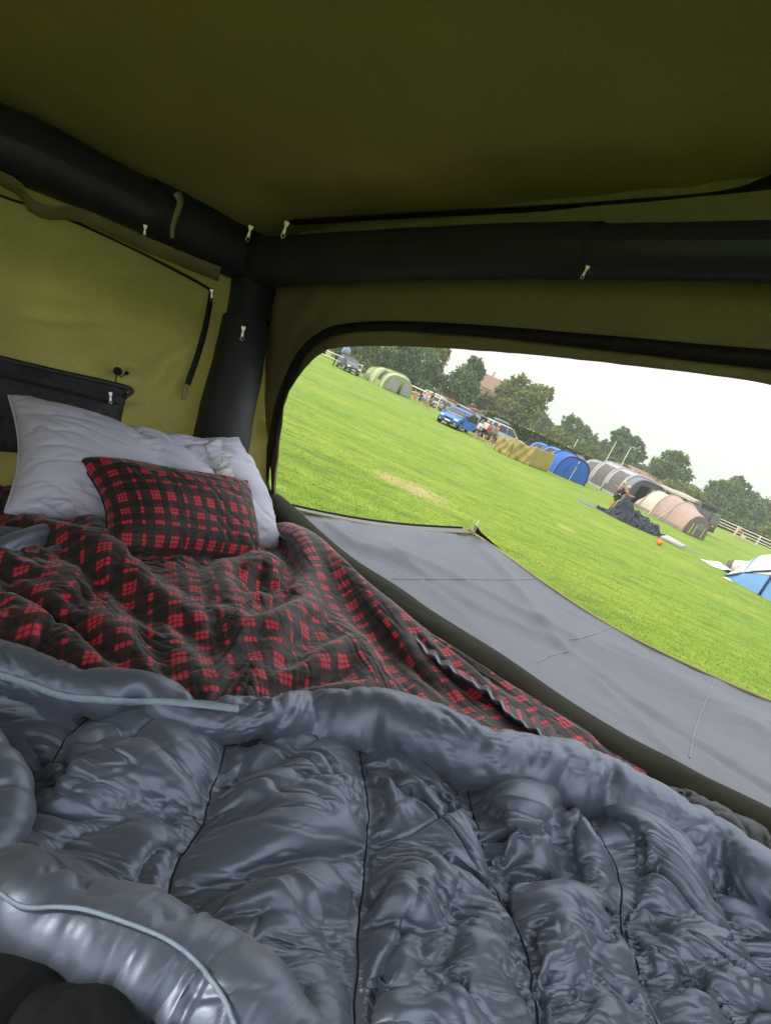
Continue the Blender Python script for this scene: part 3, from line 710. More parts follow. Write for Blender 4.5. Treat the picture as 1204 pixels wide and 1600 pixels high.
# ---- pillows
def pillow(name, corners, thick, mt, seed, label, bow=(0, 0, 0, 0), n=129, slack=1.05, uvs=(.7, .5), pex=.5):
    u, v = np.meshgrid(np.linspace(0, 1, n), np.linspace(0, 1, n), indexing='xy')
    c_ = [np.array(c) for c in corners]; U_ = u[..., None]; V_ = v[..., None]
    P = (c_[0]*(1-U_)+c_[1]*U_)*(1-V_)+(c_[3]*(1-U_)+c_[2]*U_)*V_
    mid = sum(c_)/4
    # concave edges
    du = (c_[1]-c_[0]); dv = (c_[3]-c_[0])
    P = P+dv*(bow[0]*np.sin(u*math.pi)*(1-v))[..., None]-dv*(bow[2]*np.sin(u*math.pi)*v)[..., None]
    P = P+du*(bow[3]*np.sin(v*math.pi)*(1-u))[..., None]-du*(bow[1]*np.sin(v*math.pi)*u)[..., None]
    nrm = np.cross(du, dv); nrm /= np.linalg.norm(nrm)
    if nrm@(CAM-mid) < 0: nrm = -nrm
    prof = (np.clip((1-(2*u-1)**4)*(1-(2*v-1)**4), 0, 1))**pex
    pn = np.zeros((n, n)); pn[0] = pn[-1] = 1; pn[:, 0] = pn[:, -1] = 1
    w1 = noise2(u*3, v*3, seed, fmin=.5, fmax=2); S1 = np.full((n, n), slack)+.02*w1
    fr = relax(P+nrm*(thick*prof)[..., None], pn, S1, S1, press=.00008, up=nrm, seed=seed, iters=(50, 60, 60, 60), jitter=.006, bend=.07)
    fr = creases(fr, .005 if 'white' in name else .002, seed+500, ref=nrm, dens=.4, mask=np.clip(prof*2, 0, 1), layers=((.22, .045, .1), (.16, .035, .6), (.10, .025, -.3)))
    bk = P-nrm*(thick*.7*prof)[..., None]
    H = n; me = bpy.data.meshes.new(name); idx = np.arange(H*H).reshape(H, H); ib = idx+H*H
    q1 = np.stack([idx[:-1, :-1], idx[:-1, 1:], idx[1:, 1:], idx[1:, :-1]], -1).reshape(-1, 4)
    q2 = np.stack([ib[:-1, :-1], ib[1:, :-1], ib[1:, 1:], ib[:-1, 1:]], -1).reshape(-1, 4)
    allv = np.vstack([fr.reshape(-1, 3), bk.reshape(-1, 3)])-mid; qs = np.vstack([q1, q2])
    me.from_pydata(allv.tolist(), [], qs.tolist()); me.materials.append(mt)
    me.polygons.foreach_set('use_smooth', [True]*len(me.polygons))
    uvv = np.stack([u*uvs[0], (1-v)*uvs[1]], -1).reshape(-1, 2); uvv = np.vstack([uvv, uvv])
    l = me.uv_layers.new(name='UVMap'); l.data.foreach_set('uv', uvv[qs.reshape(-1)].reshape(-1).astype(np.float32)); me.update()
    r = empty(name, mid, 0, label, 'pillow')
    o = bpy.data.objects.new('pillow_cover', me); col.objects.link(o); o.parent = r
    pip = MB(); bd = [P[0, j] for j in range(n)]+[P[i, -1] for i in range(1, n)]+[P[-1, j] for j in range(n-2, -1, -1)]+[P[i, 0] for i in range(n-2, -1, -1)]
    pip.tube([b-mid for b in bd], .0035, 6, cap=False); pip.build('pillow_seam', mt if name != 'plaid_pillow' else M['black'], r, smooth=True)
    return r, fr, mid
def at_c(x, y, a): return hit(x, y, (np.array([1., 0, 0]), a))
wp, frW, midW = pillow('white_pillow', [at_c(14, 618, 1.93), at_c(372, 684, 1.80), at_c(432, 872, 1.62), at_c(8, 800, 1.66)], .085, M['pillow'], 12, 'pale lilac pillow propped against the end wall behind the plaid one', bow=(.17, -.03, -.02, .04), slack=1.08, pex=.65)
bvW = bvh(frW)
def pchild(root, mid):
    def f_(o): o.parent = root; o.matrix_parent_inverse = Matrix.Translation(-Vector(mid)); return o
    return f_
tape(bvW, [(331, 690), (340, 715), (352, 745), (362, 775), (372, 805)], 26, 'sequin_band', M['lace'], parentf=pchild(wp, midW), lift=.004)
pp_, frP, midP = pillow('plaid_pillow', [at_c(120, 716, 1.66), at_c(386, 752, 1.60), at_c(402, 884, 1.45), at_c(158, 872, 1.40)], .055, M['plaid'], 14, 'small red and black plaid cushion leaning on the pale pillow', bow=(.06, .0, .0, .08), slack=1.05, uvs=(1.05, .60), pex=.75)
# ================================================================== THE AWNING below the window
aw = empty('awning', (0, 0, 0), 0, 'grey nylon awning sheet stretched out below the tent window over the grass', 'awning')
OUT = (np.array([0, 1, 0.]), 1.387+1.15)
oc = resample(np.array([(739, 834), (790, 868), (850, 912), (930, 965), (1000, 1004), (1100, 1052), (1204, 1097), (1320, 1140), (1500, 1190)], float), 141)
outer = np.array([hit(x, y, OUT) for x, y in oc])
ic = resample(np.array([(438, 796), (540, 905), (640, 980), (740, 1048), (850, 1122), (1000, 1212), (1204, 1312), (1400, 1420), (1600, 1560)], float), 141)
inner = np.array([hit(x, y, off(WIN, .05)) for x, y in ic])
# corner: the far edge runs straight from the sill to the peg corner
NV = 110; V = np.linspace(0, 1, NV)
far_in = hit(425, 800, off(WIN, .05))
P = inner[None]*(1-V[:, None, None])+outer[None]*V[:, None, None]
uu, vv = np.meshgrid(np.linspace(0, 1, 141), V, indexing='xy')
sag = -.035*np.sin(vv*math.pi)*(.35+.65*np.sin(np.clip(uu, 0, 1)*math.pi))
P = P+EN*sag[..., None]
pp = proj(P)
hh = ridges(pp, [(.02, 5, [(510, 818), (560, 850), (640, 870), (720, 905), (900, 1000)]), (.012, 6, [(735, 840), (790, 900), (860, 990), (930, 1060), (1060, 1190)]),
    (-.02, 5, [(500, 840), (620, 880), (760, 960), (880, 1015), (1010, 1110), (1204, 1235)]),
    (.013, 8, [(760, 850), (840, 960), (900, 1020)]), (-.02, 12, [(560, 830), (680, 850), (735, 842)]),
    (.016, 9, [(610, 850), (700, 940), (760, 1000)]), (.02, 14, [(900, 990), (1010, 1040), (1204, 1140)]), (-.02, 18, [(900, 1010), (1050, 1090), (1204, 1180)])])
fine = .004*noise2(uu*3, vv*6, 5, fmin=1, fmax=7)+.003*np.sin((vv*40+6*noise2(uu*2, vv, 6)))*np.sin(uu*math.pi)
P = P+EN*(.7*hh+.6*fine)[..., None]
grid_obj('awning_sheet', P, M['awning'], aw, solid=.002)
bv = BVHTree.FromPolygons([tuple(p) for p in P.reshape(-1, 3)], [(i*141+j, i*141+j+1, (i+1)*141+j+1, (i+1)*141+j) for i in range(NV-1) for j in range(140)])
seam = mat('awning_seam_tape', (.22, .235, .26), .4, .4)
for pts in ([(612, 905), (700, 905), (790, 906), (868, 904)], [(838, 1036), (860, 1025), (887, 1018)], [(890, 1000), (925, 992), (955, 980)], [(1117, 1062), (1100, 1100), (1085, 1140), (1076, 1185)]):
    cord(bv, pts, .0022, 'seam', seam, aw)
# bound edges
mb = MB(); mb.tube([p+EN*.003 for p in outer], .007, 8); mb.build('edge_binding', M['binding'], aw, smooth=True)
e0 = inner[0]+EN*.01; e1_ = outer[0]
far = [e0*(1-t)+e1_*t-EN*.03*math.sin(t*math.pi) for t in np.linspace(-.15, 1, 20)]
a_ = np.array(far); P2 = np.array([a_, a_+E1*.05+EN*.006, a_+E1*.085-EN*.0])
grid_obj('edge_band', P2, M['awning'], aw, solid=.004)
mb = MB(); mb.tube(a_+EN*.006, .006, 8); mb.build('edge_binding', M['binding'], aw, smooth=True)
mb = MB(); mb.tube(a_+E1*.09+EN*.003, .009, 8); mb.build('edge_hem', M['black'], aw, smooth=True)
# corner strap, black triangle tab and the pole tip
q = outer[0]; tip = hit(786, 862, OUT)
mb = MB(); t0, t1, t2, t3 = q+EN*.012, hit(748, 822, OUT)+E1*.02, hit(757, 834, OUT)+E1*.03, tip
mb.add([t0, t1, t2, t3, t0-EN*.012, t1-EN*.012, t2-EN*.012, t3-EN*.012], [(0, 1, 2, 3), (7, 6, 5, 4), (0, 4, 5, 1), (1, 5, 6, 2), (2, 6, 7, 3), (3, 7, 4, 0)])
mb.build('corner_tab', M['black'], aw)
mb = MB(); mb.tube([q-EN*.05, q+EN*.012, q+EN*.02+E1*.03], .014, 10); mb.build('corner_strap', M['ribbon'], aw)
b_ = hit(745, 824, OUT)+E1*.01; mb = MB(); mb.tube([b_-EN*.02, b_+EN*.012, b_+EN*.013, b_+EN*.045+E2*.012], [.011, .011, .005, .003], 10); mb.build('pole_tip', M['metal'], aw)
pg = G(*[745, 824]); mb = MB(); foot = np.array([b_[0], b_[1], 0.]); mb.tube([foot, b_-EN*.02], .011, 10); mb.build('pole', M['rim'], aw)
# ================================================================== THE FIELD
def grass_mat():
    m = bpy.data.materials.new('grass'); m.use_nodes = True; t = m.node_tree; N = t.nodes; L = t.links; b = N['Principled BSDF']
    b.inputs['Roughness'].default_value = .8; b.inputs['Specular IOR Level'].default_value = .2
    g = N.new('ShaderNodeNewGeometry'); 
    def noise(s, d=4, sc=(1, 1, 1)):
        mp = N.new('ShaderNodeMapping'); mp.inputs['Scale'].default_value = sc; L.new(g.outputs['Position'], mp.inputs[0])
        n = N.new('ShaderNodeTexNoise'); n.inputs['Scale'].default_value = s; n.inputs['Detail'].default_value = d; n.inputs['Roughness'].default_value = .65; L.new(mp.outputs[0], n.inputs['Vector']); return n.outputs[0]
    def ramp(sock, stops):
        r = N.new('ShaderNodeValToRGB'); e = r.color_ramp.elements; e[0].position = stops[0][0]; e[0].color = (*stops[0][1], 1); e[1].position = stops[-1][0]; e[1].color = (*stops[-1][1], 1)
        for p, c in stops[1:-1]: q = e.new(p); q.color = (*c, 1)
        L.new(sock, r.inputs[0]); return r.outputs[0]
    big = noise(.16, 5, (.5, 1.6, 1)); fine = noise(2.6, 8, (.6, 2.2, 1))
    mid = noise(.9, 6, (.45, 1.8, 1))
    A = ramp(fine, [(.34, (.065, .115, .014)), (.5, (.17, .27, .02)), (.70, (.30, .40, .045))])
    B = ramp(mid, [(.33, (.085, .145, .016)), (.5, (.195, .29, .024)), (.70, (.30, .39, .045))])
    m1 = N.new('ShaderNodeMix'); m1.data_type = 'RGBA'; m1.inputs[0].default_value = .5; L.new(A, m1.inputs[6]); L.new(B, m1.inputs[7])
    C_ = ramp(big, [(.35, (.78, .88, .9)), (.65, (1.16, 1.04, 1.15))])
    m2 = N.new('ShaderNodeMix'); m2.data_type = 'RGBA'; m2.blend_type = 'MULTIPLY'; m2.inputs[0].default_value = 1; L.new(m1.outputs[2], m2.inputs[6]); L.new(C_, m2.inputs[7])
    last = m2.outputs[2]
    for (px, py), rx, ry, rot in [((650, 765), .95, .8, 0), ((608, 746), .35, .5, 0), ((885, 826), .4, .35, 0)]:
        c = G(px, py); e = G(px+40, py+18); an = math.atan2(e[1]-c[1], e[0]-c[0])
        mp = N.new('ShaderNodeMapping'); mp.vector_type = 'TEXTURE'; mp.inputs['Location'].default_value = tuple(c); mp.inputs['Rotation'].default_value = (0, 0, an); mp.inputs['Scale'].default_value = (rx, ry, 1)
        L.new(g.outputs['Position'], mp.inputs[0])
        ln = N.new('ShaderNodeVectorMath'); ln.operation = 'LENGTH'; L.new(mp.outputs[0], ln.inputs[0])
        nz_ = noise(3.5, 6); ad = N.new('ShaderNodeMath'); ad.operation = 'MULTIPLY_ADD'; L.new(nz_, ad.inputs[0]); ad.inputs[1].default_value = 2.2; L.new(ln.outputs['Value'], ad.inputs[2])
        r = ramp(ad.outputs[0], [(.0, (1, 1, 1)), (1, (0, 0, 0))]); mr = N.new('ShaderNodeMapRange'); mr.inputs[1].default_value = 1.4; mr.inputs[2].default_value = 2.3; mr.inputs[3].default_value = .85; mr.inputs[4].default_value = 0
        L.new(ad.outputs[0], mr.inputs[0])
        mm = N.new('ShaderNodeMix'); mm.data_type = 'RGBA'; mm.inputs[7].default_value = (.42, .34, .15, 1); L.new(mr.outputs[0], mm.inputs[0]); L.new(last, mm.inputs[6]); last = mm.outputs[2]
    L.new(last, b.inputs['Base Color'])
    bp = N.new('ShaderNodeBump'); bp.inputs['Strength'].default_value = .9; bp.inputs['Distance'].default_value = .05
    fb = noise(14, 6); L.new(fb, bp.inputs['Height']); L.new(bp.outputs[0], b.inputs['Normal'])
    return m
M['grass'] = grass_mat()
mb = MB(); mb.add([(-900, -300, 0), (900, -300, 0), (900, 1500, 0), (-900, 1500, 0)], [(0, 1, 2, 3)])
gr = mb.build('ground', M['grass']); gr['kind'] = 'structure'
# short grass blades over the part of the field nearest the tent
def grass_blades(n, y0, y1, h, wd, name, seed):
    r = np.random.default_rng(seed)
    px = r.uniform(430, 1290, n*3); py = r.uniform(560, 1200, n*3); d = (FPX*F+R*(px[:, None]-602)-U*(py[:, None]-800))
    ok = d[:, 2] < -20; d = d[ok]; P = CAM+d*(-EYE/d[:, 2:3]); P = P[(P[:, 1] > y0) & (P[:, 1] < y1)][:n]
    k = len(P); a = r.uniform(0, math.pi*2, k); hh_ = h*r.uniform(.5, 1.4, k); w_ = wd*r.uniform(.6, 1.3, k)
    dx = np.stack([np.cos(a), np.sin(a), 0*a], 1)*w_[:, None]; ln = np.stack([r.normal(0, .5, k), r.normal(0, .5, k), np.ones(k)], 1)*hh_[:, None]
    V = np.stack([P-dx, P+dx, P+ln], 1).reshape(-1, 3); f_ = np.arange(k*3).reshape(-1, 3)
    me = bpy.data.meshes.new(name); me.from_pydata(V.tolist(), [], f_.tolist()); m = bpy.data.materials.get('blade') or blade_mat(); me.materials.append(m); me.update()
    o = bpy.data.objects.new(name, me); col.objects.link(o); o['kind'] = 'stuff'; o['label'] = 'short bright green grass of the camping field'; o['category'] = 'grass'; return o
def rnd_leaf(name, cols, rough=.6, trans=.3):
    m = bpy.data.materials.new(name); m.use_nodes = True; t = m.node_tree; N = t.nodes; L = t.links; b = N['Principled BSDF']
    b.inputs['Roughness'].default_value = rough; b.inputs['Specular IOR Level'].default_value = .25
    g = N.new('ShaderNodeNewGeometry'); r = N.new('ShaderNodeValToRGB'); e = r.color_ramp.elements
    for i, c in enumerate(cols):
        q = e[0] if i == 0 else (e[1] if i == len(cols)-1 else e.new(i/(len(cols)-1))); 
        q.position = i/(len(cols)-1); q.color = (*c, 1)
    L.new(g.outputs['Random Per Island'], r.inputs[0])
    L.new(r.outputs[0], b.inputs['Base Color'])
    tr = N.new('ShaderNodeBsdfTranslucent'); L.new(r.outputs[0], tr.inputs['Color']); mxs = N.new('ShaderNodeMixShader'); mxs.inputs[0].default_value = trans
    L.new(b.outputs[0], mxs.inputs[1]); L.new(tr.outputs[0], mxs.inputs[2]); L.new(mxs.outputs[0], N['Material Output'].inputs['Surface']); return m
def blade_mat(): return rnd_leaf('blade', [(.10, .18, .012), (.19, .31, .018), (.33, .44, .05)])
grass_blades(90000, 3, 26, .035, .006, 'grass', 3)

# ---- generic builders ------------------------------------------------
def yaw_px(p, q):
    a, b = G(*p), G(*q); return math.atan2(b[1]-a[1], b[0]-a[0])
def at_depth(x, y, D): return CAM+ray(x, y)*(D/FPX)
PAINT = {}
def paint(name, c, metal=.0):
    if name not in PAINT: PAINT[name] = mat('paint_'+name, c, .3, .45, metal=metal, coat=.25)
    return PAINT[name]
def car(name, label, loc, yaw, L=4.3, W=1.8, H=1.5, pt=None, kind='hatch', cat='car', doors=False, boot=False, box=None, rails=False, group='cars parked on the field', yplate=False, scale=1):
    r = empty(name, loc, yaw, label, cat, group); r.scale = (scale,)*3
    hw = W/2; belt = H*.60; hood = H*.57 if kind != 'van' else H*.52
    gc = .19*(H/1.5)
    # body stations: x, z bottom, z top, half width
    st = [(-.5, .30, .52, .80), (-.49, .22, .60, .90), (-.44, .16, .62, .97), (-.25, .14, .63, 1), (0, .14, .62, 1), (.2, .14, .60, 1), (.30, .15, .585, .985), (.42, .17, .53, .95), (.48, .22, .46, .86), (.5, .30, .40, .72)]
    if kind in ('suv', 'van'): st[-3] = (.42, .17, .57, .96); st[-2] = (.48, .22, .53, .9); st[-1] = (.5, .3, .46, .82)
    secs = []
    for x, zb, zt, wf in st:
        X = x*L; zb *= H; zt *= H; w_ = hw*wf; mid = (zb+zt)/2
        secs.append([(X, -w_*.90, zb), (X, -w_, zb+.12*H), (X, -w_*1.0, mid+.03), (X, -w_*.95, zt-.03), (X, -w_*.82, zt), (X, 0, zt+.025), (X, w_*.82, zt), (X, w_*.95, zt-.03), (X, w_, mid+.03), (X, w_, zb+.12*H), (X, w_*.90, zb)])
    body = MB().loft(secs).build('body', pt, r, smooth=False)
    bv_ = body.modifiers.new('soft', 'BEVEL'); bv_.width = .03; bv_.segments = 2
    # cabin
    if kind == 'hatch': xs = (-.47, -.36, .03, .24)
    elif kind == 'estate': xs = (-.49, -.42, .03, .22)
    elif kind == 'suv': xs = (-.48, -.41, .05, .24)
    else: xs = (-.495, -.47, .26, .40)
    z0 = belt-.01; z1 = H
    def ring(z, x0, x1, w_): return [(x0, -w_*.93, z), (x0+.1, -w_, z), (x1-.15, -w_, z), (x1, -w_*.86, z), (x1, w_*.86, z), (x1-.15, w_, z), (x0+.1, w_, z), (x0, w_*.93, z)]
    zs = [(z0, xs[0]*L, xs[3]*L, hw*.93), (z0+(z1-z0)*.5, (xs[0]*.45+xs[1]*.55)*L, (xs[3]*.52+xs[2]*.48)*L, hw*.87), (z1-.07, xs[1]*L, xs[2]*L+.05, hw*.79)]
    MB().loft([ring(*q) for q in zs]).build('window_glass', M['glass'], r)
    # painted roof and pillars
    MB().loft([ring(z1-.09, xs[1]*L-.03, xs[2]*L+.10, hw*.81), ring(z1-.03, xs[1]*L+.02, xs[2]*L+.02, hw*.77), ring(z1, xs[1]*L+.15, xs[2]*L-.15, hw*.66)]).build('roof', pt, r)
    for s in (-1, 1):
        for xb, xt, w_ in ((xs[3]*L-.02, xs[2]*L+.08, .05), (xs[0]*L+.08, xs[1]*L+.05, .09), (-.05*L, -.07*L, .05), (-.28*L, -.27*L, .05)):
            if kind == 'hatch' and w_ == .05 and xb < -.2*L: continue
            MB().tube([(xb, s*hw*.90, z0), (((xb+xt)/2), s*hw*.865, (z0+z1)/2), (xt, s*hw*.79, z1-.05)], w_*.6, 6).build('pillar', pt, r)
    sc = MB(); 
    x0, x1 = xs[3]*L, xs[2]*L+.06
    sc.add([(x0+.012, -hw*.76, z0+.03), (x0+.012, hw*.76, z0+.03), (x1+.02, hw*.66, z1-.11), (x1+.02, -hw*.66, z1-.11)], [(0, 1, 2, 3)]); sc.build('windscreen', M['screen'], r)
    # wheels
    wr = .21*H+.02 if kind != 'van' else .2*H; wr = max(.31, min(.38, wr))
    for x in (-.31*L, .315*L):
        for s in (-1, 1):
            MB().disc((x, s*(hw-.005), wr+.02), wr+.06, (0, 1, 0), .03, 20).build('wheel_arch', M['trim'], r)
            wl = MB().disc((x, s*(hw-.07), wr), wr, (0, 1, 0), .22, 20).build('wheel', M['tyre'], r)
            rb = MB(); rb.disc((x, s*(hw+.035), wr), wr*.30, (0, 1, 0), .03, 12)
            for k in range(5):
                a = k*math.pi*2/5; rb.tube([(x, s*(hw+.04), wr), (x+math.cos(a)*wr*.64, s*(hw+.035), wr+math.sin(a)*wr*.64)], .035, 6)
            ringp = [(x+math.cos(a)*wr*.66, s*(hw+.035), wr+math.sin(a)*wr*.66) for a in np.linspace(0, 2*math.pi, 19)]
            rb.tube(ringp, .022, 6, cap=False); rb.build('rim', M['rim'], wl)
    # front details
    xf = L/2
    g_ = MB(); g_.box((xf-.03, 0, .40*H), (.10, W*.40, .09*H)); g_.build('grille', M['trim'], r)
    g_ = MB(); g_.box((xf-.045, 0, .22*H), (.14, W*.62, .10*H)); g_.build('bumper_intake', M['trim'], r)
    MB().box((xf+.03, 0, .30*H), (.02, .5, .11)).build('number_plate', M['plate'], r)
    for s in (-1, 1):
        MB().box((xf-.12, s*hw*.70, .455*H), (.26, W*.17, .085*H), rz=-s*.35, taper=.8).build('headlight', M['head'], r)
        MB().box((xf-.06, s*hw*.66, .24*H), (.1, .18, .07)).build('fog_light', M['head'], r)
        MB().box((xs[3]*L-.25, s*(hw+.06), belt+.06), (.12, .2, .14), taper=.8).build('wing_mirror', pt, r)
        MB().box((-.47*L, s*hw*.84, .52*H), (.20, .13, .15*H), rz=s*.1).build('tail_light', M['red'], r)
        for xx in (-.27*L, -.05*L, .2*L): MB().box((xx, s*(hw+.001), .38*H), (.014, .012, .42*H)).build('door_gap', M['trim'], r)
        for xx in (-.20*L, .03*L): MB().box((xx, s*(hw+.012), .53*H), (.16, .03, .03)).build('door_handle', pt, r)
        MB().box((0, s*(hw+.0), .17*H), (L*.52, .03, .07*H)).build('side_skirt', M['trim'], r)
    MB().box((-xf+.02, 0, .24*H), (.10, W*.8, .12*H)).build('rear_bumper', M['trim'], r)
    MB().box((-xf-.012, 0, .45*H), (.02, .5, .11)).build('number_plate', M['plate_y'], r)
    if rails:
        for s in (-1, 1): MB().tube([(-.36*L, s*hw*.70, z1-.02), (-.34*L, s*hw*.70, z1+.05), (.0*L, s*hw*.70, z1+.05), (.03*L, s*hw*.70, z1-.02)], .018, 6).build('roof_rail', M['trim'], r)
    if doors:
        for s in (-1, 1):
            d = empty('door', (.20*L, s*hw, 0), 0)
            d.parent = r
            # open about the front hinge
            an = math.pi-math.radians(62) if s > 0 else math.pi+math.radians(30)
            ca, sa = math.cos(an), math.sin(an); dl = 1.02
            hx, hy = .20*L, s*hw
            def Pt(u, z, t): return (hx+ca*u*dl-sa*t, hy+sa*u*dl+ca*t, z)
            m_ = MB(); pr = [(0, .20*H), (.9, .20*H), (1, .35*H), (1, .61*H), (0, .60*H)]
            m_.loft([[Pt(u, z, -.05) for u, z in pr], [Pt(u, z, .05) for u, z in pr]]); bpy.data.objects.remove(d)
            dd = m_.build('door', pt, r)
            fr = MB(); fr.tube([Pt(.02, .6*H, 0), Pt(.45, .95*H, 0), Pt(.95, .95*H, 0), Pt(1, .6*H, 0)], .03, 6); fr.build('door_frame', M['trim'], dd)
            gl = MB(); gl.loft([[Pt(u, z, t) for u, z in [(.03, .6*H), (.45, .94*H), (.94, .94*H), (.98, .6*H)]] for t in (-.01, .01)]); gl.build('door_window', M['glass'], dd)
    if boot:
        gt = MB(); hx = xs[1]*L+.02
        pr = [(hx, z1-.02), (hx-.55, z1+.18), (hx-.95, z1+.20)]
        gt.loft([[(x, -hw*.8, z), (x, hw*.8, z), (x, hw*.8, z-.06), (x, -hw*.8, z-.06)] for x, z in pr]); t_ = gt.build('tailgate', pt, r)
        MB().box((hx-.35, 0, z1+.02), (.5, W*.62, .02), 0).build('tailgate_window', M['glass'], t_)
        MB().box((-xf-.0, 0, .58*H), (.06, W*.74, .44*H)).build('boot_shade', M['black'], r)  # thin black slab stands in for the shade inside the open boot
    return r
def roof_box(loc, yaw, label, mt, L=1.9, W=.8, H=.36, group=None, cat='roof box'):
    r = empty('roof_box', loc, yaw, label, cat, group)
    secs = []
    for x, s, z in ((-.5, .6, .6), (-.47, .9, .9), (-.2, 1, 1), (.2, 1, 1), (.42, .85, .8), (.5, .5, .35)):
        secs.append([(x*L, -W/2*s, .03), (x*L, -W/2*s, H*z*.6), (x*L, -W/2*s*.75, H*z), (x*L, W/2*s*.75, H*z), (x*L, W/2*s, H*z*.6), (x*L, W/2*s, .03)])
    MB().loft(secs).build('lid', mt, r); 
    for x in (-.25, .25): MB().box((x*L, 0, .0), (.06, W*1.1, .05)).build('cross_bar', M['trim'], r)
    return r

def tunnel(name, label, loc, yaw, hoops, panels, cat='tent', group='tents pitched on the field', p=.72):
    """hoops: (x, width, height); panels: material per bay.  Returns root and point function"""
    r = empty(name, loc, yaw, label, cat, group); hx = [h[0] for h in hoops]
    def pt(x, a, lift=0, sagk=1):
        w_ = np.interp(x, hx, [h[1] for h in hoops]); h_ = np.interp(x, hx, [h[2] for h in hoops])
        i = min(len(hx)-2, max(0, int(np.searchsorted(hx, x, 'right')-1))); s = (x-hx[i])/(hx[i+1]-hx[i]); sg = 1-.035*math.sin(s*math.pi)*sagk
        ca, sa = math.cos(a), math.sin(a)
        return (x, (math.copysign(abs(ca)**p, ca)*w_/2)*sg+math.copysign(lift, ca)*abs(ca), abs(sa)**p*h_*sg+lift*sa)
    r['_'] = 0; del r['_']
    for i, mt in enumerate(panels):
        if mt is None: continue
        n = 7; P = np.array([[pt(x, a) for a in np.linspace(0, math.pi, 25)] for x in np.linspace(hx[i], hx[i+1], n)])
        grid_obj('canopy_panel', P, mt, r)
    def patch_(nm, x0, x1, a0, a1, mt, lift=.015, parent=None):
        P = np.array([[pt(x, a, lift) for a in np.linspace(math.radians(a0), math.radians(a1), 12)] for x in np.linspace(x0, x1, 8)])
        return grid_obj(nm, P, mt, parent or r)
    def hoop(x, mt, rad=.03, nm='tent_pole'):
        return MB().tube([pt(x, a, .015, 0) for a in np.linspace(0, math.pi, 25)], rad, 6).build(nm, mt, r, smooth=True)
    def cap(x, mt, nm='end_panel', bul=.15):
        P = np.array([[(x+bul*(1-t*t), pt(x, a)[1]*t, pt(x, a)[2]*t) for a in np.linspace(0, math.pi, 25)] for t in np.linspace(0, 1, 8)])
        P[..., 2] = np.maximum(P[..., 2], .0)
        return grid_obj(nm, P, mt, r)
    def front(nm, x, poly, mt, th=.02):
        return MB().loft([[(x, y, z) for y, z in poly], [(x+th, y, z) for y, z in poly]]).build(nm, mt, r)
    def guy(x, a, dx, dy, nm='guy_line'):
        p0 = Vector(pt(x, math.radians(a), .02)); return MB().tube([p0, (p0.x+dx, p0.y+dy, 0.02)], .012, 4).build(nm, M['guy'], r)
    return r, pt, patch_, hoop, cap, front, guy
M['guy'] = mat('pale_guy_rope', (.75, .74, .66), .7, .2)
def fab(name, c, rough=.6, trans=.25): return mat(name, c, rough, .25, bump=.35, bscale=2.2, var=.10, vscale=1.5, trans=trans)
M['green_t'] = fab('pale_green_polyester', (.35, .42, .18)); M['green_l'] = fab('light_green_polyester', (.52, .56, .34)); M['lilac_t'] = fab('grey_curtained_window', (.40, .41, .43))
M['darkmesh'] = mat('dark_mesh_window', (.05, .05, .045), .7, .2)
M['blue_t'] = fab('royal_blue_polyester', (.045, .16, .60)); M['blue_l'] = fab('bright_blue_polyester', (.10, .28, .78)); M['navy'] = mat('navy_trim', (.02, .035, .12), .6, .3)
M['sky_t'] = fab('sky_blue_polyester', (.22, .42, .80)); M['cream_t'] = fab('cream_polyester', (.75, .70, .62))
M['khaki'] = fab('khaki_windbreak_cotton', (.44, .36, .13), .8)
M['lgrey_t'] = fab('light_grey_polyester', (.50, .49, .52)); M['grey_t'] = fab('mid_grey_polyester', (.27, .28, .33)); M['dgrey_t'] = fab('dark_grey_polyester', (.12, .125, .15)); M['mgrey'] = mat('grey_mesh', (.13, .12, .115), .6, .3, var=.2, vscale=4)
M['beige_t'] = fab('beige_polyester', (.50, .45, .38)); M['pink_t'] = fab('dusty_pink_polyester', (.50, .36, .32)); M['mauve_t'] = fab('mauve_door', (.25, .19, .20)); M['pale_t'] = fab('pale_beige_polyester', (.68, .62, .52)); M['whitewin'] = fab('white_curtained_window', (.80, .75, .72))
M['lime'] = mat('lime_tape', (.5, .6, .15), .6)

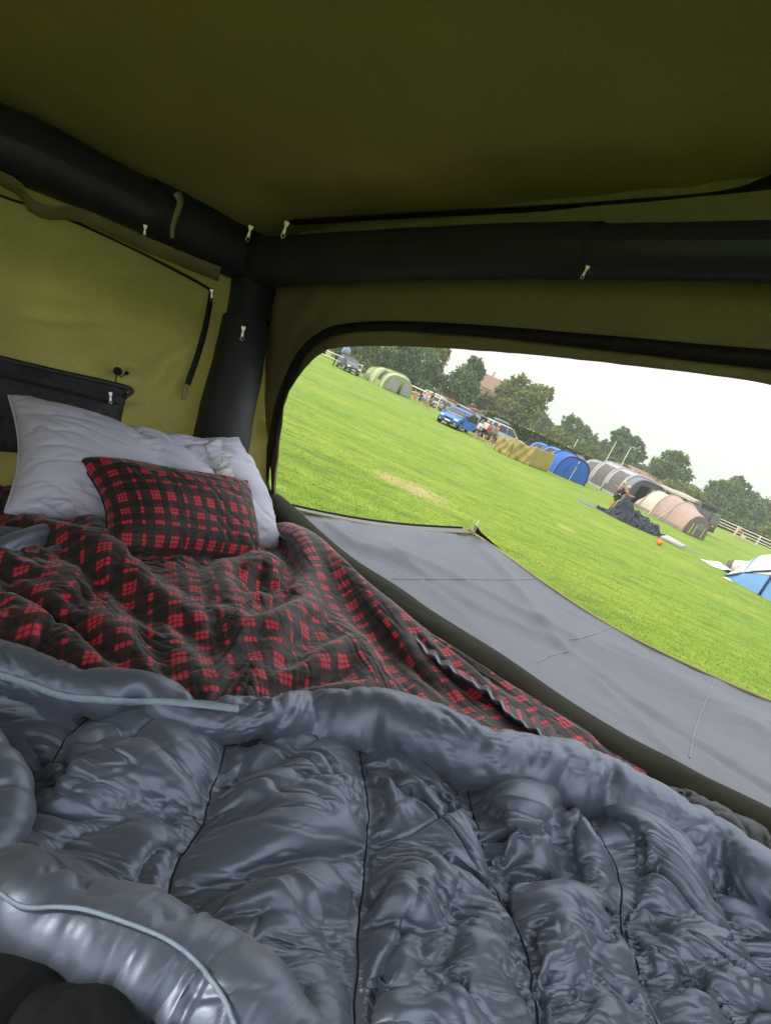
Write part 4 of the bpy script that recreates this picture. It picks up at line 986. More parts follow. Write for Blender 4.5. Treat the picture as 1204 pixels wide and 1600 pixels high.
# ---- people ----------------------------------------------------------
def person(label, loc, yaw, h=1.7, pose='stand', top=None, bottom=None, shoes=None, hair=None, skin=None, child_=False, arms=None, group='people on the field', hat=False, bare_legs=True, sleeveless=False):
    r = empty('person', loc, yaw, label, 'person', group); s = h/1.72; sk = skin or M['skin']
    J = {'pel': (0, 0, .95), 'wa': (0, 0, 1.10), 'ch': (0, 0, 1.32), 'nk': (0, 0, 1.47), 'hd': (.015, 0, 1.58), 'ht': (.0, 0, 1.67)}
    for n_, q in (('l', 1), ('r', -1)):
        J['sh'+n_] = (0, q*.18, 1.42); J['el'+n_] = (-.02, q*.24, 1.14); J['ha'+n_] = (.06, q*.24, .90); J['hf'+n_] = (.08, q*.24, .82)
        J['hi'+n_] = (0, q*.09, .90); J['kn'+n_] = (.02, q*.10, .48); J['an'+n_] = (-.02, q*.11, .09); J['to'+n_] = (.14, q*.13, .035)
    if pose == 'stride':
        J['knl'] = (.16, .10, .49); J['anl'] = (.12, .11, .10); J['tol'] = (.27, .12, .04); J['knr'] = (-.08, -.10, .48); J['anr'] = (-.30, -.11, .12); J['tor'] = (-.16, -.12, .04)
    if pose == 'lean':           # upper body bent forward, arms forward
        for k in ('wa', 'ch', 'nk', 'hd', 'ht', 'shl', 'shr', 'ell', 'elr', 'hal', 'har', 'hfl', 'hfr'):
            x, y, z = J[k]; a = .55; dz = z-.95; J[k] = (x*math.cos(a)+dz*math.sin(a), y, .95+dz*math.cos(a)-x*math.sin(a))
        for q, n_ in ((1, 'l'), (-1, 'r')):
            sx = J['sh'+n_]; J['el'+n_] = (sx[0]+.20, q*.22, sx[2]-.22); J['ha'+n_] = (sx[0]+.42, q*.15, sx[2]-.18); J['hf'+n_] = (sx[0]+.5, q*.13, sx[2]-.17)
        J['knl'] = (.10, .12, .49); J['knr'] = (-.06, -.10, .48); J['anl'] = (-.02, .13, .09); J['anr'] = (-.16, -.12, .09); J['tol'] = (.14, .14, .035); J['tor'] = (0, -.13, .035)
    if pose == 'sit':
        for k in list(J): x, y, z = J[k]; J[k] = (x, y, z-.38)
        for q, n_ in ((1, 'l'), (-1, 'r')):
            J['kn'+n_] = (.40, q*.12, .54); J['an'+n_] = (.42, q*.12, .09); J['to'+n_] = (.56, q*.13, .04); J['ha'+n_] = (.22, q*.2, .62); J['hf'+n_] = (.30, q*.2, .6)
    if arms == 'up':
        for q, n_ in ((1, 'l'), (-1, 'r')):
            x, y, z = J['sh'+n_]; J['el'+n_] = (x+.08, q*.42, z+.04); J['ha'+n_] = (x+.1, q*.38, z+.28); J['hf'+n_] = (x+.1, q*.36, z+.36)
    if arms == 'front':
        for q, n_ in ((1, 'l'), (-1, 'r')):
            x, y, z = J['sh'+n_]; J['el'+n_] = (x+.06, q*.24, z-.27); J['ha'+n_] = (x+.30, q*.14, z-.22); J['hf'+n_] = (x+.38, q*.12, z-.2)
    if child_:
        J['hd'] = (J['hd'][0], 0, J['hd'][2]+.03); J['ht'] = (J['ht'][0], 0, J['ht'][2]+.05)
    hs = 1.25 if child_ else 1
    RR = {'pel': .13, 'wa': .12, 'ch': .145, 'nk': .055, 'hd': .095*hs, 'ht': .075*hs}
    for n_ in 'lr': RR.update({'sh'+n_: .07, 'el'+n_: .042, 'ha'+n_: .028, 'hf'+n_: .036, 'hi'+n_: .10, 'kn'+n_: .062, 'an'+n_: .042, 'to'+n_: .036})
    Ed = [('pel', 'wa'), ('wa', 'ch'), ('ch', 'nk'), ('nk', 'hd'), ('hd', 'ht')]
    for n_ in 'lr': Ed += [('ch', 'sh'+n_), ('sh'+n_, 'el'+n_), ('el'+n_, 'ha'+n_), ('ha'+n_, 'hf'+n_), ('pel', 'hi'+n_), ('hi'+n_, 'kn'+n_), ('kn'+n_, 'an'+n_), ('an'+n_, 'to'+n_)]
    def skinmesh(nm, keys, edges, k, mt, root, add=0, extra=None):
        me = bpy.data.meshes.new(nm); pts = [J[q] for q in keys]; es = [(keys.index(a), keys.index(b)) for a, b in edges if a in keys and b in keys]
        rads = [RR[q]*k+add for q in keys]
        if extra:
            for base, chain in extra:
                pi = keys.index(base)
                for p_, r_ in chain: pts.append(p_); rads.append(r_); es.append((pi, len(pts)-1)); pi = len(pts)-1
        me.from_pydata([tuple(c*s for c in p_) for p_ in pts], es, []); o = bpy.data.objects.new(nm, me); col.objects.link(o); o.parent = r
        md = o.modifiers.new('skin', 'SKIN'); md.use_smooth_shade = True
        for i, v in enumerate(me.skin_vertices[0].data): v.radius = (rads[i]*s, rads[i]*s); v.use_root = (i == keys.index(root))
        o.modifiers.new('sub', 'SUBSURF').levels = 1; o.modifiers['sub'].render_levels = 1; me.materials.append(mt); return o
    # hands get a thumb and four fingers, the face a nose
    ex = []
    for q, n_ in ((1, 'l'), (-1, 'r')):
        w_ = Vector(J['ha'+n_]); f_ = Vector(J['hf'+n_]); d = (f_-w_).normalized(); sd = Vector((1, 0, 0)) if abs(d.x) < .7 else Vector((0, 0, 1))
        for k, (o_, l_) in enumerate(((-.03, .065), (-.01, .08), (.01, .085), (.03, .07))):
            b0 = f_+sd*o_+d*.02; ex.append(('hf'+n_, [(tuple(b0), .010), (tuple(b0+d*l_*.5), .009), (tuple(b0+d*l_+Vector((.01, -q*.015, 0))), .008)]))
        ex.append(('ha'+n_, [(tuple(w_+sd*.045+d*.04), .011), (tuple(w_+sd*.055+d*.08), .010)]))
    hx, hy, hz = J['hd']; ex.append(('hd', [((hx+.105*hs, 0, hz+.0), .018)]))
    skinmesh('body', list(J), Ed, 1, sk, 'pel', extra=ex)
    tk = ['pel', 'wa', 'ch', 'shl', 'shr'] + ([] if sleeveless else ['ell', 'elr'])
    J2 = dict(J)
    if not sleeveless:
        for n_ in 'lr': a, b = J['sh'+n_], J['el'+n_]; J['el'+n_] = tuple(a[i]*.3+b[i]*.7 for i in range(3))
    if top: skinmesh('top', tk, Ed, 1.12, top, 'pel', .012)
    J.update(J2)
    for n_ in 'lr':
        if bare_legs: a, b = J['hi'+n_], J['kn'+n_]; J['kn'+n_] = tuple(a[i]*.15+b[i]*.85 for i in range(3))
    bk = ['pel', 'hil', 'hir', 'knl', 'knr'] + ([] if bare_legs else ['anl', 'anr'])
    if bottom: skinmesh('trousers' if not bare_legs else 'shorts', bk, Ed, 1.10, bottom, 'pel', .016)
    J.update(J2)
    if shoes:
        for n_ in 'lr': skinmesh('shoe', ['an'+n_, 'to'+n_], Ed, 1.05, shoes, 'an'+n_, .012)
    # hair cap
    c = Vector(J['hd'])*s+Vector((-.012, 0, .035*hs))*s; rr_ = .108*hs*s*1.04; vs = []; n = 10; mb = MB(); secs = []
    for i in range(6):
        ph = -.25+i/5*(math.pi/2+.2); ph = min(ph, math.pi/2-.02)
        secs.append([tuple(c+Vector((math.cos(t)*math.cos(ph)*rr_*(.92 if math.cos(t) > 0 else 1.08), math.sin(t)*math.cos(ph)*rr_*.92, math.sin(ph)*rr_*1.1+(.03*s if math.cos(t) > .3 and i == 0 else 0)))) for t in np.linspace(0, 2*math.pi, n, endpoint=False)])
    mb.loft(secs); mb.build('hair' if not hat else 'hat', hair or M['hair_dark'], r, smooth=True)
    em = MB()
    for q in (1, -1): em.box((hx*s+.098*hs*s, q*.035*s, hz*s+.025*s), (.014*s, .022*s, .014*s))
    em.build('eyes', M['black'], r)
    return r
def cloth(n, c): return mat('cloth_'+n, c, .8, .2, bump=.3, bscale=12)
# ---- trees -----------------------------------------------------------
LEAF = {'dark': rnd_leaf('dark_leaves', [(0.059, 0.102, 0.044), (0.102, 0.175, 0.069), (0.168, 0.269, 0.095)]),  # most leaf colours greyed and lightened, so haze is put into them
        'mid': rnd_leaf('green_leaves', [(0.076, 0.123, 0.046), (0.13, 0.204, 0.065), (0.211, 0.305, 0.096)]),
        'light': rnd_leaf('light_green_leaves', [(0.098, 0.134, 0.032), (0.176, 0.23, 0.05), (0.296, 0.344, 0.086)]),
        'yellow': rnd_leaf('yellow_green_leaves', [(.08, .11, .012), (.15, .19, .02), (.26, .28, .04)]),
        'olive': rnd_leaf('olive_leaves', [(0.092, 0.106, 0.054), (0.151, 0.171, 0.073), (0.242, 0.255, 0.119)])}
M['bark'] = mat('bark', (.09, .07, .05), .9, .1, bump=.8, bscale=9, var=.3, vscale=6)
def leaves_at(cen, radii, n, sz, r, shell=.55):
    """clustered leaf quads through an ellipsoid"""
    nc = max(12, int(n/26)); d = r.standard_normal((nc, 3)); d /= np.linalg.norm(d, axis=1, keepdims=True)
    cr_ = shell+(1-shell)*r.random(nc)**.7; cc = cen+d*radii*cr_[:, None]*(1+.12*r.standard_normal((nc, 1)))
    i = r.integers(0, nc, n); P = cc[i]+r.standard_normal((n, 3))*np.asarray(radii)*.13
    nn = r.standard_normal((n, 3)); nn[:, 2] += .5; nn /= np.linalg.norm(nn, axis=1, keepdims=True)
    a = np.cross(nn, r.standard_normal((n, 3))); a /= np.linalg.norm(a, axis=1, keepdims=True); b = np.cross(nn, a)
    s = sz*r.uniform(.6, 1.4, n)[:, None]; a = a*s; b = b*s*.6
    return np.stack([P-a, P-b*.9, P+a, P+b], 1).reshape(-1, 3)
def leaf_obj(name, V, mt, parent=None, origin=None):
    if origin is not None: V = V-np.asarray(origin)
    me = bpy.data.meshes.new(name); f_ = np.arange(len(V)).reshape(-1, 4); me.from_pydata(V.tolist(), [], f_.tolist()); me.materials.append(mt); me.update()
    o = bpy.data.objects.new(name, me); col.objects.link(o); o.parent = parent; return o
def tree(name, label, lobes, D, leaf, mt, seed, trunk=None, dens=1.0, group='trees beyond the field', cat='tree', thick=1.0):
    r = np.random.default_rng(seed); Cs = [at_depth(x, y, D) for x, y, _ in lobes]; Rs = [q[2]*D/FPX for q in lobes]
    bx = at_depth(*(trunk or (lobes[0][0], lobes[0][1])), D); base = np.array([bx[0], bx[1], 0.])
    rt = empty(name, tuple(base), 0, label, cat, group); V = []
    for c, rad in zip(Cs, Rs):
        c = c+np.array([r.normal(0, .15), r.normal(0, .5), 0])*rad*.5
        n = int(dens*60*(rad/leaf)**1.6); V.append(leaves_at(c, np.array([rad, rad*thick, rad*.95]), max(150, min(n, 5200)), leaf, r))
    V = np.vstack(V); V[:, 2] = np.maximum(V[:, 2], .05)
    leaf_obj('crown', V, LEAF[mt], rt, base)
    mb = MB(); top = np.mean(Cs, 0)-base; h = top[2]; k = max(.18, h*.03)
    mb.tube([(0, 0, -.1), (.1, 0, h*.4), tuple(top*[.6, .6, .85]), tuple(top)], [k*1.25, k*.85, k*.5, k*.2], 8)
    for c in Cs:
        e = c-base; mb.tube([(0.1, 0, h*.4), tuple(e*.6+np.array([0, 0, h*.1])), tuple(e)], [k*.5, k*.3, k*.08], 6)
    mb.build('trunk', M['bark'], rt, smooth=True)
    return rt
# ================================================================== PLACEMENT
P_BLUE = paint('blue', (.02, .16, .62)); P_SIL = paint('silver', (.45, .50, .56)); P_BLACK = paint('black', (.015, .016, .02)); P_RED = paint('red', (.45, .03, .03)); P_WHITE = paint('white', (.70, .70, .68)); P_BRONZE = paint('bronze', (.30, .24, .20)); P_NAVY = paint('navy', (.03, .03, .10)); P_GREY = paint('grey', (.16, .18, .20))
def gp(x, y): return tuple(G(x, y))
def tl(px, yaw, W, back=0):        # root of a tunnel tent whose left rear ground corner is at pixel px
    return tuple(G(*px)+np.array([-math.sin(yaw), math.cos(yaw), 0])*W/2-np.array([math.cos(yaw), math.sin(yaw), 0])*back)
DEG = math.radians
# vehicles, left to right
car('parked_car', 'black hatchback at the far left beside the green tent', gp(541, 580), yaw_px((523, 573), (541, 583.5)), 4.4, 1.8, 1.62, P_BLACK, 'hatch')
b = G(529, 574); mb = MB()
bd = empty('bundle', tuple(b+np.array([.1, 0, 1.64])), .4, 'pale blue bundle tied on the roof of the black hatchback', 'bundle')
V = []
mb = MB(); secs = []
for i, (z, k) in enumerate(((0, .75), (.25, 1), (.6, .95), (.85, .6), (1.05, .2))):
    secs.append([(math.cos(a)*.5*k*(1+.15*math.sin(3*a+i)), math.sin(a)*.45*k*(1+.1*math.cos(2*a+i)), z+.06*math.sin(a*2)) for a in np.linspace(0, 2*math.pi, 14, endpoint=False)])
mb.loft(secs); mb.build('sack', fab('pale_blue_nylon', (.30, .42, .55)), bd, smooth=True)
mb = MB(); mb.tube([(-.3, 0, .6), (-.5, .1, 1.2), (-.62, .1, 1.5)], [.12, .08, .03], 6); mb.build('flap', M['lgrey_t'], bd, smooth=True)

car('parked_car', 'silver white crossover seen from behind, beside the group of people', gp(681, 638.5), yaw_px((676, 637), (702, 649)), 4.6, 1.85, 1.65, P_WHITE, 'suv', rails=True)
car('parked_car', 'bronze grey saloon half hidden behind the bright blue car', gp(697, 646), yaw_px((690, 643), (718, 656)), 4.5, 1.8, 1.42, P_BRONZE, 'estate')
car('parked_car', 'red hatchback with only its roof showing behind the silver white crossover', tuple(G(706, 643.5)), yaw_px((690, 636), (712, 646)), 4.1, 1.75, 1.6, P_RED, 'hatch')
bl = car('parked_car', 'bright blue hatchback facing the camera with both front doors open', gp(706.5, 667.5), yaw_px((688, 663), (721, 678))-math.pi/2-.12, 4.1, 1.8, 1.58, P_BLUE, 'hatch', doors=True)
car('parked_car', 'navy estate parked just behind the open right hand door of the blue car', gp(735, 664), yaw_px((716, 656), (748, 671)), 4.5, 1.8, 1.5, P_NAVY, 'estate', rails=True)
car('parked_car', 'red estate behind the navy car, its red roof highest in the row', tuple(G(741, 660)), yaw_px((720, 651), (750, 664)), 4.4, 1.8, 1.75, P_RED, 'estate')
car('parked_van', 'cream people carrier with its pale roof next to the red estate', tuple(G(764, 668)), yaw_px((745, 659), (775, 673)), 4.8, 1.9, 2.0, paint('cream', (.62, .58, .48)), 'van', cat='van')
car('parked_car', 'small grey hatchback with its tailgate up and luggage in the boot', gp(752, 680.5), yaw_px((741, 684), (757, 676)), 3.9, 1.7, 1.5, P_GREY, 'hatch', boot=True)
car('parked_car', 'light silver off-roader with black wheel arches behind the khaki windbreak', gp(778, 693.5), yaw_px((758, 690), (790, 703)), 4.6, 1.9, 1.75, P_SIL, 'suv', rails=True)
roof_box(tuple(G(771, 687)+np.array([0, 0, 1.78])), yaw_px((758, 690), (790, 703)), 'flat black luggage rack box on top of the silver off-roader', P_GREY, 1.6, 1.0, .25)
q = G(792, 686); car('parked_car', 'dark grey car with a grey roof box behind the silver off-roader', tuple(q), yaw_px((760, 676), (795, 692)), 4.4, 1.8, 1.55, P_GREY, 'estate')
roof_box(tuple(q+np.array([0, 0, 1.62])), yaw_px((760, 676), (795, 692)), 'long grey roof box above the dark grey car', mat('roofbox_grey', (.18, .19, .2), .4), 2.1, .9, .42)
# 4x4 at the right
yv = DEG(128)
v4 = car('off_road_vehicle', 'black off-road vehicle with a yellow rear plate at the end of the pink tent', tuple(G(1103, 836)+np.array([-1.5, 1.9, 0])), yv, 4.9, 2.0, 2.05, P_BLACK, 'van', cat='off-roader')
roof_box(tuple(G(1103, 836)+np.array([-.65, .75, 2.13])), yv, 'black equipment box strapped to the rear of the off-road vehicle roof', M['trim'], 1.2, 1.3, .5)
cn = empty('roof_canopy', tuple(G(1103, 836)+np.array([-1.9, 2.2, 2.14])), yv, 'long beige folded awning roll lying along the off-road vehicle roof', 'awning')
mb = MB(); mb.loft([[(x, -.75+.05*math.sin(x*3), 0.05), (x, .85, .05), (x, .8, .24), (x, -.1, .42+.04*math.sin(x*2)), (x, -.7, .22)] for x in np.linspace(-.9, 3.0, 12)]); mb.build('canvas_roll', M['beige_t'], cn)
mb = MB(); 
for x in (-.6, .8, 2.2): MB().box((x, 0, .03), (.06, 1.8, .06)).build('rack_bar', M['trim'], cn)
car('parked_car', 'dark estate car with only its roof showing above the pink tent', tuple(G(1014, 786)), yaw_px((990, 775), (1030, 793)), 4.6, 1.85, 1.9, P_BLACK, 'estate')
car('parked_car', 'white car whose pale roof shows behind the large grey tunnel tent', tuple(G(921, 741)), yaw_px((900, 732), (935, 747)), 4.4, 1.8, 1.9, P_WHITE, 'estate')

# ---- tents
t, pt, pa, hp_, cap, fr, guy = tunnel('tunnel_tent', 'pale green tunnel tent with curtained front windows, furthest left of the tents', tl((561, 587), DEG(-60), 3.6), DEG(-60), [(0, 1.8, .6), (.9, 3.2, 1.7), (2.8, 3.5, 2.0), (4.6, 3.6, 2.1), (6.6, 3.8, 2.15), (7.3, 3.7, 1.9)], [M['green_t'], M['green_t'], M['green_l'], M['green_t'], M['green_l']])
pa('side_window', 5.1, 6.2, 168, 122, M['darkmesh']); pa('print_panel', 1.2, 2.4, 150, 165, M['lgrey_t']); pa('white_panel', 3.2, 4.2, 135, 115, M['green_l'])
for x in (.9, 2.8, 4.6, 6.6): hp_(x, M['green_t'], .05)
cap(7.3, M['green_t'], bul=.08)
fr('curtained_window', 7.42, [(-1.55, .15), (-.15, .12), (-.15, 1.65), (-1.2, 1.45)], M['lilac_t']); fr('curtained_window', 7.42, [(.45, .12), (1.6, .15), (1.25, 1.4), (.45, 1.62)], M['lilac_t'])
fr('door', 7.42, [(-.05, .03), (.38, .03), (.2, 1.35)], M['darkmesh'])  # dark panel stands in for the shade in the open door gap
for y in (-1.1, -.6, .9): fr('curtain_tape', 7.45, [(y, .2), (y+.06, .2), (y+.06, 1.4), (y, 1.4)], M['green_l'])
# khaki windbreak with a pole at each corner
wb = empty('windbreak', gp(812, 722), 0, 'khaki cotton windbreak of three sagging panels in front of the blue tunnel tent', 'windbreak')
o = G(812, 722); bot = [(769.5, 701.6), (792, 712.7), (823, 727), (854.5, 737.5)]; hts = [1.15, 1.42, 1.42, 1.42]
for i in range(3):
    a, b = G(*bot[i])-o, G(*bot[i+1])-o; U2, V2 = np.meshgrid(np.linspace(0, 1, 24), np.linspace(0, 1, 12), indexing='xy')
    base_ = a*(1-U2[..., None])+b*U2[..., None]; dirn = np.array([-(b-a)[1], (b-a)[0], 0]); dirn /= np.linalg.norm(dirn)
    hh_ = (hts[i]*(1-U2)+hts[i+1]*U2)-(.22, .20, .04)[i]*np.sin(U2*math.pi)
    P = base_+dirn*(((.10, .12, .02)[i])*np.sin(V2*math.pi)*np.sin(U2*9+V2*5)*(1 if i < 2 else .3)+.04*np.sin(U2*16-V2*7)*(1 if i < 2 else .2))[..., None]
    P[..., 2] = hh_*V2; grid_obj('cloth_panel', P, M['khaki'], wb, solid=.004)
for (x, y), h in zip(bot, hts):
    p_ = G(x, y)-o; mb = MB(); mb.tube([p_, p_+np.array([0, 0, h+.06])], .02, 8); mb.build('pole', M['pale_t'], wb)
# blue tunnel tent
t, pt, pa, hp_, cap, fr, guy = tunnel('tunnel_tent', 'bright blue tunnel tent with two humps behind the khaki windbreak', tl((833, 722), DEG(-72), 2.9, 3.2), DEG(-72), [(0, 2.0, .9), (1.0, 2.8, 1.65), (3.2, 2.9, 1.8), (5.2, 3.0, 1.9), (6.7, 2.9, 1.75)], [M['blue_l'], M['blue_l'], M['blue_l'], M['blue_t']])
for x in (1.0, 3.2, 5.2): hp_(x, M['navy'], .05)
pa('side_window', 3.6, 4.8, 145, 118, M['darkmesh']); pa('curtain', 4.4, 4.9, 150, 130, M['sky_t']); pa('side_window', 1.4, 2.8, 145, 118, M['darkmesh']); cap(6.7, M['blue_t'], bul=.15); hp_(6.7, M['navy'], .06)
fr('door', 6.88, [(-.75, .05), (.7, .05), (.6, 1.2), (0, 1.42), (-.6, 1.2)], M['blue_t']); MB().tube([(6.95, -.15, .02), (6.86, 0, 1.6)], .025, 5).build('door_zip', M['guy'], t)
# tents behind the blue one
t, pt, pa, hp_, cap, fr, guy = tunnel('tunnel_tent', 'beige and grey tunnel tent standing directly behind the blue tunnel tent', tuple(G(884, 728)), DEG(-50), [(-4.4, 2.6, 1.5), (-2.8, 3.2, 2.1), (-1, 3.2, 2.2), (1, 3.1, 2.0), (2, 2.6, 1.4)], [M['beige_t'], M['lgrey_t'], M['lgrey_t'], M['grey_t']])
for x in (-2.8, -1, 1): hp_(x, M['lime'], .05)
cap(2, M['grey_t']); pa('side_window', -2.4, -1.3, 140, 115, M['mgrey'])
t, pt, pa, hp_, cap, fr, guy = tunnel('tunnel_tent', 'small grey and white drive-away awning between the roof box and the hedge', tuple(G(826, 703)), DEG(-58), [(-4.2, 2.4, 1.5), (-2.8, 2.9, 2.2), (-1.2, 2.9, 2.35), (.6, 2.9, 2.2), (1.0, 2.8, 1.95)], [M['grey_t'], M['mgrey'], M['whitewin'], M['lgrey_t']])
for x in (-2.8, -1.2, .6): hp_(x, M['grey_t'], .05)
pa('side_window', -1.0, .2, 160, 125, M['lgrey_t']); cap(1.0, M['lgrey_t']); fr('door', 1.16, [(-.9, .1), (.5, .1), (.5, 1.5), (-.7, 1.5)], M['screen'])
# large grey tunnel tent
t, pt, pa, hp_, cap, fr, guy = tunnel('tunnel_tent', 'large pale grey tunnel tent with three big mesh windows behind the man packing up', tl((893, 742), DEG(-64), 4.4), DEG(-64), [(0, 3.8, 1.5), (.5, 4.2, 2.1), (2.3, 4.6, 2.5), (4.2, 4.6, 2.5), (6.1, 4.6, 2.45), (6.9, 4.5, 2.3)], [M['lgrey_t']]*4+[M['grey_t']], p=.6)
for x0, x1 in ((.75, 2.05), (2.6, 3.95), (4.5, 5.8)): pa('mesh_window', x0, x1, 175, 122, M['mgrey'])
for x in (.5, 2.3, 4.2, 6.1): hp_(x, M['lgrey_t'], .09, 'air_beam'); guy(x, 140, .5, -1.0)
pa('skirt', .2, 6.0, 179, 173, M['mgrey'], .03); cap(6.9, M['dgrey_t'], bul=.12); hp_(6.9, M['grey_t'], .08, 'air_beam')
fr('doorway_shade', 7.06, [(-1.6, .05), (-.35, .05), (-.35, 1.85), (-1.3, 1.75)], M['black']); fr('mesh_window', 7.06, [(0, .75), (1.3, .75), (1.15, 1.75), (0, 1.85)], M['beige_t']); fr('door_panel', 7.07, [(.0, .05), (1.4, .05), (1.35, .65), (0, .65)], M['black'])  # first black panel stands in for the shade inside the open doorway
# pink tent
yp = yaw_px((980, 786), (1063, 832))
t, pt, pa, hp_, cap, fr, guy = tunnel('tunnel_tent', 'dusty pink and beige tunnel tent with a mauve door in front of the black off-roader', tl((980, 785.5), DEG(-78), 2.4), DEG(-78), [(-.3, 1.5, .25), (1.7, 2.5, 1.95), (3.5, 2.6, 2.12), (5.2, 2.5, 2.05), (7.1, 2.0, 1.55)], [M['pink_t'], M['pale_t'], M['pink_t'], M['pink_t']], p=.85)
pa('white_window', .15, 1.25, 170, 118, M['whitewin']); pa('curtained_window', 1.9, 3.3, 165, 125, M['pale_t'])
for x in (1.7, 3.5, 5.2): hp_(x, M['beige_t'], .05); guy(x, 140, .15, -1.0); pa('skirt', -.4, 7.2, 179.5, 174, M['beige_t'], .02)
fr('door', 7.24, [(-.85, .05), (.85, .05), (.6, .95), (0, 1.35), (-.55, 1.0)], M['mauve_t']); fr('door_window', 7.28, [(-.2, .6), (.35, .6), (.3, 1.05), (-.2, 1.1)], M['grey_t'])
for y in (-.6, -.28, .42): fr('door_tape', 7.27, [(y, .1), (y+.06, .1), (y+.06, .9), (y, .9)], M['lime'])
cap(7.1, M['mauve_t'], bul=.12)
# blue and white tent at the right edge
yr = yaw_px((1153, 912), (1215, 944))
t, pt, pa, hp_, cap, fr, guy = tunnel('ridge_tent', 'sky blue and white tent cut off by the right edge of the window', tuple(G(1153, 911)+np.array([.0, .9, 0])), yr+.06, [(0, 1.9, .05), (.6, 2.5, 1.35), (1.5, 2.9, 2.15), (3.8, 3.0, 2.25), (5.2, 2.4, 1.3)], [M['sky_t'], M['sky_t'], M['sky_t'], M['blue_t']], p=.85)
pa('white_panel', .12, 1.45, 158, 95, M['cream_t'], .03); hp_(1.5, M['navy'], .05)
mb = MB(); mb.tube([pt(x, math.radians(a), .05) for x, a in ((.05, 176), (.4, 164), (.9, 156), (1.45, 152))], .035, 6); mb.build('edge_piping', M['navy'], t, smooth=True)

ln = empty('tent_bundle', gp(1149, 897), yr, 'white and grey canvas roll slumped at the left end of the sky blue tent', 'canvas roll')
mb = MB(); mb.tube([(-.35, .1, .30), (.1, .1, .42), (.8, .15, .75), (1.9, .3, 1.15)], [.26, .34, .30, .22], 14); mb.build('canvas', M['cream_t'], ln, smooth=True)
mb = MB(); mb.tube([(-.55, .1, .26), (-.33, .1, .30)], [.20, .29], 14); mb.build('open_end', M['mgrey'], ln, smooth=True)
person('crouching person in a brown top beside the sky blue tent', tuple(G(1151, 908)), yr+2.6, 1.15, 'sit', cloth('brown', (.22, .08, .05)), cloth('rust', (.35, .14, .05)), cloth('grey', (.2, .2, .2)), M['hair_dark'], M['skin_tan'], arms='front', group='people on the field')

# collapsed dark tent
ct = G(972, 812); cr_ = empty('collapsed_tent', tuple(ct), yaw_px((935, 793), (1045, 842)), 'dark blue grey tent lying collapsed in a heap on the grass beside the man', 'tent')
U2, V2 = np.meshgrid(np.linspace(0, 1, 150), np.linspace(0, 1, 60), indexing='xy')
Lc = np.linalg.norm(G(1040, 840)-G(938, 795)); xx = (U2-.38)*Lc; wd = 1.25*np.sin(np.clip(U2*1.05, 0, 1)*math.pi)**.6+.15
yy = (V2-.5)*2*wd; env = np.sin(V2*math.pi)**.7
pk_ = .90*np.exp(-((U2-.33)/.085)**2)+.55*np.exp(-((U2-.50)/.10)**2)+.42*np.exp(-((U2-.66)/.09)**2)+.34*np.exp(-((U2-.80)/.05)**2)+.10
zz = env*pk_*(1+.13*noise2(U2*7, V2*3, 71, fmin=.8, fmax=3))+.07*np.abs(noise2(U2*12, V2*6, 72, fmin=.6, fmax=3))*env
P = np.stack([xx+.1*noise2(U2*5, V2*5, 73), yy+.12*noise2(U2*6, V2*4, 74), np.maximum(zz, .012)], -1)
grid_obj('tent_fabric', P, mat('charcoal_flysheet', (.013, .017, .032), .5, .3, bump=.8, bscale=5, var=.3, vscale=3), cr_, smooth=True)
mb = MB(); mb.add([(-3.0+x*1.0, y, .015) for x, y in ((.4, -.6), (5.2, -1.1), (7.3, -.4), (6, .8), (.6, .7))], [(0, 1, 2, 3, 4)]); g0 = mb.build('ground_sheet', mat('blue_grey_sheet', (.10, .14, .19), .5), cr_)
g0.modifiers.new('th', 'SOLIDIFY').thickness = .01
mb = MB(); V_ = [(1.6, -1.35, .05), (2.6, -1.7, .05), (2.9, -1.35, .12), (2.0, -1.0, .2)]; mb.loft([[(x, y, z) for x, y, z in V_], [(x, y, z+.10) for x, y, z in V_]]); mb.build('inner_fabric', M['lgrey_t'], cr_)

# ---- people
mxy = G(943, 795); ym = yaw_px((943, 795), (985, 812))
person('man in black vest and shorts with blond hair standing over the collapsed tent', tuple(mxy+np.array([.35, .1, 0])), ym-.25, 1.80, 'lean', cloth('black', (.02, .02, .022)), cloth('olive', (.05, .055, .04)), cloth('blackshoe', (.02, .02, .02)), M['hair_blond'], M['skin_tan'], sleeveless=True)
person('woman with bare arms standing just behind the blond man', tuple(G(957, 788)), ym+2.6, 1.68, 'stand', cloth('black2', (.03, .03, .035)), cloth('black3', (.03, .03, .035)), None, M['hair_blond'], M['skin_tan'], arms='front', sleeveless=True)
person('child in a pink top with raised arms, leftmost of the group by the green tent', gp(644.5, 629), -1.2, 1.25, 'stand', cloth('pink', (.70, .20, .22)), cloth('pink2', (.65, .22, .2)), None, M['hair_dark'], None, True, arms='up')
person('child in navy clothes next to the pink child', gp(652, 632.5), -1.4, 1.30, 'stand', cloth('navy', (.03, .04, .12)), cloth('navy2', (.03, .04, .1)), None, M['hair_dark'], None, True)
person('bare-chested man in blue shorts in the middle of the group', gp(658.5, 635.5), -1.7, 1.72, 'stand', None, cloth('blue', (.15, .3, .6)), None, M['hair_dark'], M['skin'])
person('woman in a cream dress beside the silver white crossover', gp(662, 637), -1.9, 1.65, 'stand', cloth('cream', (.75, .68, .5)), cloth('cream2', (.7, .62, .45)), cloth('whiteshoe', (.7, .7, .7)), M['hair_blond'], M['skin'], sleeveless=True)
person('man in a black shirt, rightmost of the group by the crossover', gp(667, 638.5), -2.6, 1.78, 'stand', cloth('black4', (.03, .03, .03)), cloth('brown2', (.10, .07, .05)), cloth('shoe3', (.5, .45, .4)), M['hair_dark'], M['skin'])
